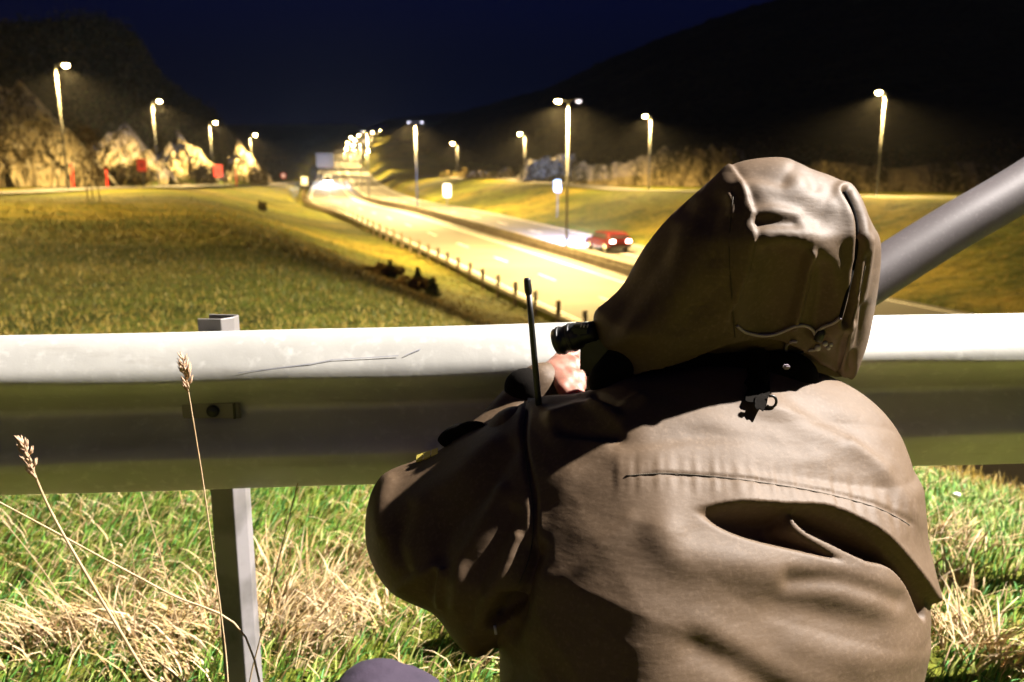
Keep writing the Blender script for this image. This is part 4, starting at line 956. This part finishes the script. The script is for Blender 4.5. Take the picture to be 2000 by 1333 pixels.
# hood
hood = [(1157, 622), (1164, 604), (1180, 592), (1215, 558), (1248, 499), (1281, 453), (1318, 412), (1359, 377), (1401, 342), (1425, 323), (1454, 313), (1495, 308), (1541, 312), (1582, 331), (1627, 347), (1650, 363), (1668, 392), (1686, 424), (1704, 457), (1706, 494), (1702, 548), (1694, 598), (1686, 643), (1670, 692), (1655, 735), (1640, 742),
        (1600, 735), (1560, 735), (1500, 745), (1420, 750), (1320, 750), (1225, 752), (1208, 742), (1200, 700), (1192, 684), (1177, 678), (1162, 648)]
def c_hood(X, Z):
    zc = .985
    under = np.maximum(zc-Z, 0); over = np.maximum(Z-zc, 0)
    s = np.where(X > .34, (X-.34)*.25, (.34-X)*.10)
    return s+under*.48*sst((X-.16)/.2)+over*.1
def f_hood(px, py, V, N):
    front = sst((-N[:, 1]+.35)/.5); f = np.zeros(len(V))
    rimA = [(1424, 322), (1445, 348), (1460, 382), (1470, 425), (1470, 470), (1458, 530), (1446, 570), (1438, 590)]
    f += lip(px, py, rimA, 34, .008, 3.5, 1)
    f += ridge(px, py, [(1440, 338), (1480, 336), (1530, 348)], 17, -.008)
    f += ridge(px, py, [(1476, 388), (1512, 382), (1555, 398), (1600, 428)], 22, -.0055)
    f += ridge(px, py, [(1476, 413), (1520, 411), (1560, 416)], 12, .003)
    f += ridge(px, py, [(1478, 436), (1510, 436), (1548, 438)], 13, -.007)
    f += ridge(px, py, [(1552, 326), (1578, 342), (1592, 366)], 12, -.004)
    f += ridge(px, py, [(1500, 468), (1550, 466), (1592, 484), (1622, 524), (1634, 580), (1632, 640)], 30, .012)
    f += ridge(px, py, [(1577, 492), (1572, 530), (1560, 590), (1548, 636)], 8, .013)
    f += ridge(px, py, [(1604, 520), (1604, 570), (1590, 640)], 15, -.009)
    f += ridge(px, py, [(1520, 505), (1510, 560), (1500, 620)], 36, -.014)
    f += ridge(px, py, [(1625, 400), (1650, 430), (1655, 500)], 14, .003)
    rimB = [(1650, 378), (1664, 405), (1673, 440), (1673, 485), (1664, 530), (1652, 580), (1641, 622)]
    d, s = seg_dist(px, py, smooth_poly(rimB, 4, False), False); f += -.022*np.exp(-(d/6)**2)+.006*np.exp(-((d-14)/9)**2)
    f += ridge(px, py, [(1697, 470), (1690, 540), (1672, 610), (1664, 680)], 9, .006)
    f += ridge(px, py, [(1688, 500), (1678, 570), (1660, 620)], 6, -.006)
    f += ridge(px, py, [(1682, 600), (1672, 660), (1655, 715)], 9, -.007)
    f += ridge(px, py, [(1640, 640), (1642, 690), (1634, 725)], 5, -.005)
    f += ridge(px, py, [(1600, 700), (1620, 715), (1640, 735)], 10, .007)
    f += ridge(px, py, [(1660, 580), (1650, 640), (1650, 720)], 8, .005)
    f += ridge(px, py, [(1335, 410), (1290, 490), (1230, 580), (1190, 640)], 24, -.008)
    f += ridge(px, py, [(1330, 440), (1328, 540), (1320, 620)], 24, .005)
    f += ridge(px, py, [(1430, 560), (1370, 600), (1330, 640)], 26, -.006)
    f += ridge(px, py, [(1380, 470), (1330, 560), (1240, 650)], 26, .005)
    f += ridge(px, py, [(1400, 400), (1385, 440), (1395, 500)], 20, -.006)
    f += ridge(px, py, [(1425, 385), (1430, 400), (1428, 420)], 6, .006)
    f += ridge(px, py, [(1430, 400), (1422, 480), (1428, 560), (1434, 640)], 4, -.0025)
    hem = [(1205, 745), (1260, 728), (1330, 708), (1400, 680), (1470, 665), (1540, 672), (1600, 706)]
    d, s = seg_dist(px, py, smooth_poly(hem, 4, False), False)
    f += np.where(s > 0, -.030*np.clip(d/12, 0, 1), .004*np.exp(-d/14))
    f += wrinkles(V, 1.35, 26, 4, 221, .0035)-wrinkles(V, 1.1, 34, 4, 225, .002)
    f += .0014*vnoise(V[:, 0], V[:, 1], V[:, 2], 20, 91)+.0006*vnoise(V[:, 0], V[:, 1], V[:, 2], 55, 92)
    return f*front
V, Q = inflate(hood, 1.30, .14, .95, c_hood, .0036, 5, f_hood, back=.4)
link('hood', fast_mesh('hood', V, Q), M['jacket'], person)
# surface point finder for the cords: first hit of the line of sight on the hood or jacket
from mathutils.bvhtree import BVHTree
def bvh_of(V, Q): return BVHTree.FromPolygons([tuple(v) for v in V], [tuple(q) for q in Q.tolist()])
BH = bvh_of(V, Q)
def on_hood(px, py, lift=.004):
    d = (P(px, py, 1)-Vector((0, 0, CAMZ))).normalized(); h = BH.ray_cast(Vector((0, 0, CAMZ)), d)
    return (h[0]-d*lift) if h[0] is not None else P(px, py, 1.16)
def cord(pts, r, name, m, parent, n=10, lift=.004):
    q = smooth_poly(pts, 4, False); V = [on_hood(a, b, lift) for a, b in q]
    A_ = np.array([tuple(v) for v in V])
    for _ in range(3): A_[1:-1] = .5*A_[1:-1]+.25*(A_[:-2]+A_[2:])
    return MB().tube([Vector(a) for a in A_], r, n).build(name, m, parent, True)
cord([(1440, 637), (1452, 648), (1475, 655), (1505, 656), (1530, 648), (1552, 638), (1572, 636), (1587, 644), (1592, 655)], .0026, 'drawcord', M['cord'], person)
cord([(1592, 655), (1598, 645), (1612, 637), (1628, 632), (1641, 621)], .0026, 'drawcord', M['cord'], person)
cord([(1556, 668), (1545, 668), (1536, 675), (1535, 686), (1546, 693), (1560, 690), (1578, 685), (1592, 684)], .0024, 'drawcord', M['cord'], person)
tg = on_hood(1601, 655, .006)
tgo = MB().lathe([(.004, -.011), (.007, -.009), (.0075, .006), (.005, .010)], tg, 14, Matrix.Rotation(.3, 4, 'Y')).build('toggle', M['black'], person, True)
MB().lathe([(.003, -.001), (.0055, 0), (.003, .003)], tg+Vector((.002, -.001, .011)), 12).build('toggle_button', M['clear'], tgo, True)
for i, (a, b, r_) in enumerate([(1597, 680, .0055), (1612, 672, .0045), (1618, 680, .004), (1623, 674, .0035)]):
    q = on_hood(a, b, .006); MB().lathe([(.001, -r_), (r_*.75, -r_*.7), (r_, 0), (r_*.75, r_*.7), (.001, r_)], q, 12).build('cord_bead', M['clear'], person, True)
# hanging adjuster straps below the hem
BJ = None
JBV = bvh_of(*JB)
def on_jacket(px, py, lift=.004):
    o = Vector((0, 0, CAMZ))
    for k in range(12):
        d = (P(px, py+k*8, 1)-o).normalized(); h = JBV.ray_cast(o, d)
        if h[0] is not None:
            v = P(px, py, h[0].y); return v-(v-o).normalized()*lift
    return P(px, py, 1.2)
def strap(poly, lift, th, name):
    q = smooth_poly(poly, 3); V = []; n = len(q)
    for s in (0, 1):
        for a, b in q: v = on_jacket(a, b, lift); V.append((v.x, v.y+s*th, v.z))
    F = [tuple(range(n))[::-1], tuple(range(n, 2*n))]+[(i, (i+1) % n, n+(i+1) % n, n+i) for i in range(n)]
    me = bpy.data.meshes.new(name); me.from_pydata(V, [], F); me.update(); return link(name, me, M['blackcloth'], person)
strap([(1460, 690), (1505, 688), (1503, 740), (1504, 768), (1496, 782), (1478, 786), (1456, 782), (1463, 760), (1455, 750), (1462, 735)], .012, .006, 'adjuster_strap')
strap([(1478, 775), (1498, 775), (1497, 792), (1490, 804), (1484, 798), (1478, 800), (1474, 790)], .016, .004, 'strap_end')
mb = MB(); c0 = on_jacket(1506, 785, .012); mb.tube([c0+Vector((math.cos(a)*.008, 0, math.sin(a)*.009)) for a in np.linspace(-2.4, 2.0, 14)], .0022, 8).build('strap_loop', M['black'], person, True)
MB().box(P(1536, 717, 1.19), (.010, .008, .007), None, .002).build('hood_label', M['cord'], person)
def jcord(pts, r, name, m, lift=.0008):
    q = smooth_poly(pts, 6, False); A_ = np.array([tuple(on_jacket(a, b, lift)) for a, b in q])
    for _ in range(2): A_[1:-1] = .5*A_[1:-1]+.25*(A_[:-2]+A_[2:])
    MB().tube([Vector(a) for a in A_], r, 6).build(name, m, person, True)
jcord([(1222, 930), (1300, 925), (1400, 932), (1500, 945), (1600, 962), (1700, 988), (1750, 1010), (1776, 1026)], .0010, 'yoke_seam', M['seam'])
jcord([(1028, 800), (1022, 850), (1032, 930), (1042, 1000), (1036, 1080), (1014, 1140)], .0011, 'armhole_seam', M['seam'])
cord([(1432, 385), (1426, 440), (1424, 500), (1428, 560), (1432, 610), (1436, 660)], .0009, 'hood_seam', M['seam'], person, 6, .0008)
cord([(1650, 376), (1664, 405), (1673, 440), (1673, 485), (1664, 530), (1652, 580), (1641, 622)], .0030, 'hood_channel', M['blackcloth'], person, 8, .0)
cord([(1690, 520), (1676, 580), (1662, 640), (1650, 690), (1640, 722)], .0009, 'hood_seam', M['seam'], person, 6, .0008)
# zipper pull below the elbow
mb = MB(); q = P(966, 1222, 1.04); mb.tube([q, q+Vector((.002, -.003, -.012))], .002, 8).build('zip_pull', M['clear'], person, True)
# face mask and neck in the shade of the hood
V, Q = blob([(P(1340, 620, 1.335), P(1290, 690, 1.32), .035, .04), (P(1218, 715, 1.285), P(1190, 745, 1.28), .034, .034), (P(1290, 715, 1.35), P(1540, 744, 1.34), .045, .05)], .008, .02)
link('neck_gaiter', fast_mesh('neck_gaiter', V, Q), M['blackcloth'], person)
# body with the gripping hand
hp = lambda a, b, y: P(a, b, 1.462-(b-700)*.0013+(y-1.43)*.5)
caps = [(Wr, hp(1078, 728, 1.435), .020, .018), (hp(1078, 728, 1.435), hp(1098, 708, 1.445), .018, .015), (hp(1080, 730, 1.43), hp(1108, 722, 1.43), .018, .014),
        (hp(1092, 712, 1.43), hp(1115, 710, 1.435), .015, .011), (hp(1076, 738, 1.43), hp(1094, 742, 1.43), .015, .012),
        # index to little finger, bent over the grip
        (hp(1100, 700, 1.435), hp(1122, 712, 1.43), .0115, .0105), (hp(1122, 712, 1.43), hp(1133, 738, 1.435), .0105, .009), (hp(1133, 738, 1.435), hp(1137, 756, 1.445), .009, .0075),
        (hp(1098, 716, 1.42), hp(1116, 736, 1.415), .0115, .0105), (hp(1116, 736, 1.415), hp(1128, 758, 1.425), .0105, .009), (hp(1128, 758, 1.425), hp(1134, 770, 1.435), .009, .0075),
        (hp(1090, 728, 1.41), hp(1106, 748, 1.405), .011, .010), (hp(1106, 748, 1.405), hp(1122, 768, 1.415), .010, .0085), (hp(1122, 768, 1.415), hp(1132, 776, 1.43), .0085, .0075),
        (hp(1084, 738, 1.41), hp(1098, 758, 1.40), .0095, .0085), (hp(1098, 758, 1.40), hp(1114, 776, 1.41), .0085, .0075),
        # thumb lying up along the device
        (hp(1078, 722, 1.45), hp(1098, 700, 1.455), .014, .0115), (hp(1098, 700, 1.455), hp(1120, 696, 1.46), .0115, .009), (hp(1120, 696, 1.46), hp(1126, 690, 1.46), .009, .006)]
Vh, Qh = blob(caps, .0022, .0035)
bodycaps = [(P(1475, 465, 1.325), P(1455, 530, 1.345), .068, .055), (P(1450, 530, 1.36), P(1430, 800, 1.385), .03, .04), (Vector((.27, 1.24, .60)), Vector((.27, 1.12, .4)), .09, .11), (Vector((.12, 1.26, .68)), Vector((.42, 1.3, .66)), .045, .045),
            (Vector((.1, 1.30, .66)), E, .035, .03), (E, Wr, .03, .024), (Sr, Er, .05, .04), (Er, Wq, .04, .03), (Wq, Vector((.15, 1.36, .68)), .03, .035), (Vector((.2, 1.15, .36)), Vector((.34, 1.12, .36)), .10, .10)]
Vb, Qb = blob(bodycaps, .012, .02)
V = np.vstack([Vb, Vh]); Q = np.vstack([Qb, Qh+len(Vb)])
link('body', fast_mesh('body', V, Q), M['skin'], person)
V, Q = blob([(Vector((.2, 1.12, .3)), Vector((.16, 1.42, .14)), .10, .085), (Vector((.16, 1.42, .1)), Vector((.17, 1.0, .07)), .075, .06), (Vector((.38, 1.12, .3)), Vector((.42, 1.42, .14)), .10, .085), (Vector((.42, 1.42, .1)), Vector((.4, 1.0, .07)), .075, .06), (Vector((.22, 1.1, .32)), Vector((.36, 1.1, .32)), .11, .11)], .012, .02,
            lambda V: .006*vnoise(V[:, 0], V[:, 1], V[:, 2], 25, 94))
link('trousers', fast_mesh('trousers', V, Q), M['trouser'], person)
for x in (.17, .4):
    V, Q = blob([(Vector((x, 1.0, .07)), Vector((x, .88, .06)), .055, .05), (Vector((x, .9, .09)), Vector((x, .86, .0+.04)), .05, .035)], .008, .012); link('boot', fast_mesh('boot', V, Q), M['rubber'], person)

# optical device propped on the rail
dev = empty('handheld_scope', P(1135, 690, 1.47), 'black camera-like device propped on the rail under the hood', 'camera')
c = P(1108, 662, 1.33)
axis = (P(1170, 644, 1.31)-c).normalized(); Mx = axis.to_track_quat('Z', 'Y').to_matrix().to_4x4()
MB().lathe([(.017, -.022), (.022, -.020), (.023, -.006), (.021, -.004), (.023, .0), (.023, .018), (.017, .026), (.017, .05)], c, 28, Mx).build('barrel', M['black'], dev, True)
MB().lathe([(.015, -.021), (.016, -.0215), (.010, -.023), (.001, -.024)], c, 24, Mx).build('lens', M['glass'], dev, True)
for k, z in enumerate((-.014, .006)): MB().lathe([(.0232, z), (.0242, z+.001), (.0242, z+.005), (.0232, z+.006)], c, 28, Mx).build('focus_ring', M['rubber'], dev, True)
MB().box(P(1172, 690, 1.33), (.06, .05, .075), Matrix.Rotation(R(-20), 4, 'Z'), .010).build('housing', M['black'], dev)
MB().box(P(1136, 643, 1.32), (.030, .04, .018), Matrix.Rotation(R(-12), 4, 'Z'), .004).build('top_block', M['black'], dev)
for a in (1134, 1140, 1147): MB().tube([P(a, 640, 1.30), P(a+2, 633, 1.30)], .0012, 6).build('screw', M['clear'], dev, True)

# two-way radio with whip aerial at the shoulder
rad = empty('two_way_radio', P(1050, 775, 1.26), 'two-way radio with a long black aerial at the left shoulder', 'radio')
pts = [P(1053, 800, 1.26), P(1050, 765, 1.26), P(1043, 690, 1.25), P(1037, 620, 1.24), P(1033, 575, 1.24)]
MB().tube(pts, [.0055, .0052, .0048, .0046, .0045], 12).build('antenna', M['rubber'], rad, True)
MB().tube([P(1033, 578, 1.24), P(1032, 570, 1.24), P(1030, 548, 1.24), P(1030, 543, 1.24)], [.0042, .0058, .0056, .0044], 12).build('antenna_tip', M['rubber'], rad, True)
MB().box(P(1056, 838, 1.3), (.055, .035, .1), None, .006).build('radio_body', M['black'], rad)

# purple-grey knee at the bottom edge
kn = empty('person', P(745, 1330, .62), 'purple-grey trousered knee of someone crouched at the bottom edge', 'person'); kn.location.z = 0
K = P(748, 1442, .80)
V, Q = blob([(K, K+Vector((-.06, -.30, -.02)), .062, .085), (K+Vector((0, .0, -.01)), Vector((K.x+.02, K.y-.02, .1)), .06, .05), (K+Vector((-.012, .012, .004)), K+Vector((.02, .008, .0)), .06, .055)], .006, .018,
            lambda V: wrinkles(V, .5, 26, 2.5, 301, .008)-wrinkles(V, -.4, 30, 3, 305, .007)+.005*vnoise(V[:, 0], V[:, 1], V[:, 2], 40, 96)+.0022*np.abs(vnoise(V[:, 0], V[:, 1]*.4, V[:, 2], 130, 97))+.0012*vnoise(V[:, 0], V[:, 1], V[:, 2], 200, 98))
link('trouser_leg', fast_mesh('trouser_leg', V, Q), M['purple'], kn)
V, Q = blob([(Vector((K.x+.02, K.y-.02, .09)), Vector((K.x+.03, K.y+.09, .04)), .05, .04)], .007, .01); link('boot', fast_mesh('boot', V, Q), M['rubber'], kn)
# white scrap in the grass
q = P(1866, 986, 2.62); bm = bmesh.new(); bmesh.ops.create_icosphere(bm, subdivisions=2, radius=.012)
for v in bm.verts: v.co = Vector((v.co.x*1.2, v.co.y, v.co.z*.8))+v.co.normalized()*random.uniform(-.002, .002)
bm.transform(Matrix.Translation((q.x, q.y, max(q.z, .02)))); me = bpy.data.meshes.new('white_flower'); bm.to_mesh(me); bm.free()
tag(link('white_flower', me, M['pebble']), 'small white round flower head in the grass right of the jacket', 'flower')

# thin even haze round the whole place, added for halos on the lamps
hb = MB().box((0, 500, 34), (1900, 2600, 92)).mesh('haze'); hm = bpy.data.materials.new('haze'); hm.use_nodes = True; hm.node_tree.nodes.clear()
pv = hm.node_tree.nodes.new('ShaderNodeVolumePrincipled'); pv.inputs['Density'].default_value = .00010; pv.inputs['Anisotropy'].default_value = .6; pv.inputs['Color'].default_value = (.9, .9, .9, 1)
oo = hm.node_tree.nodes.new('ShaderNodeOutputMaterial'); hm.node_tree.links.new(pv.outputs[0], oo.inputs['Volume'])
tag(link('haze', hb, hm), kind='stuff')
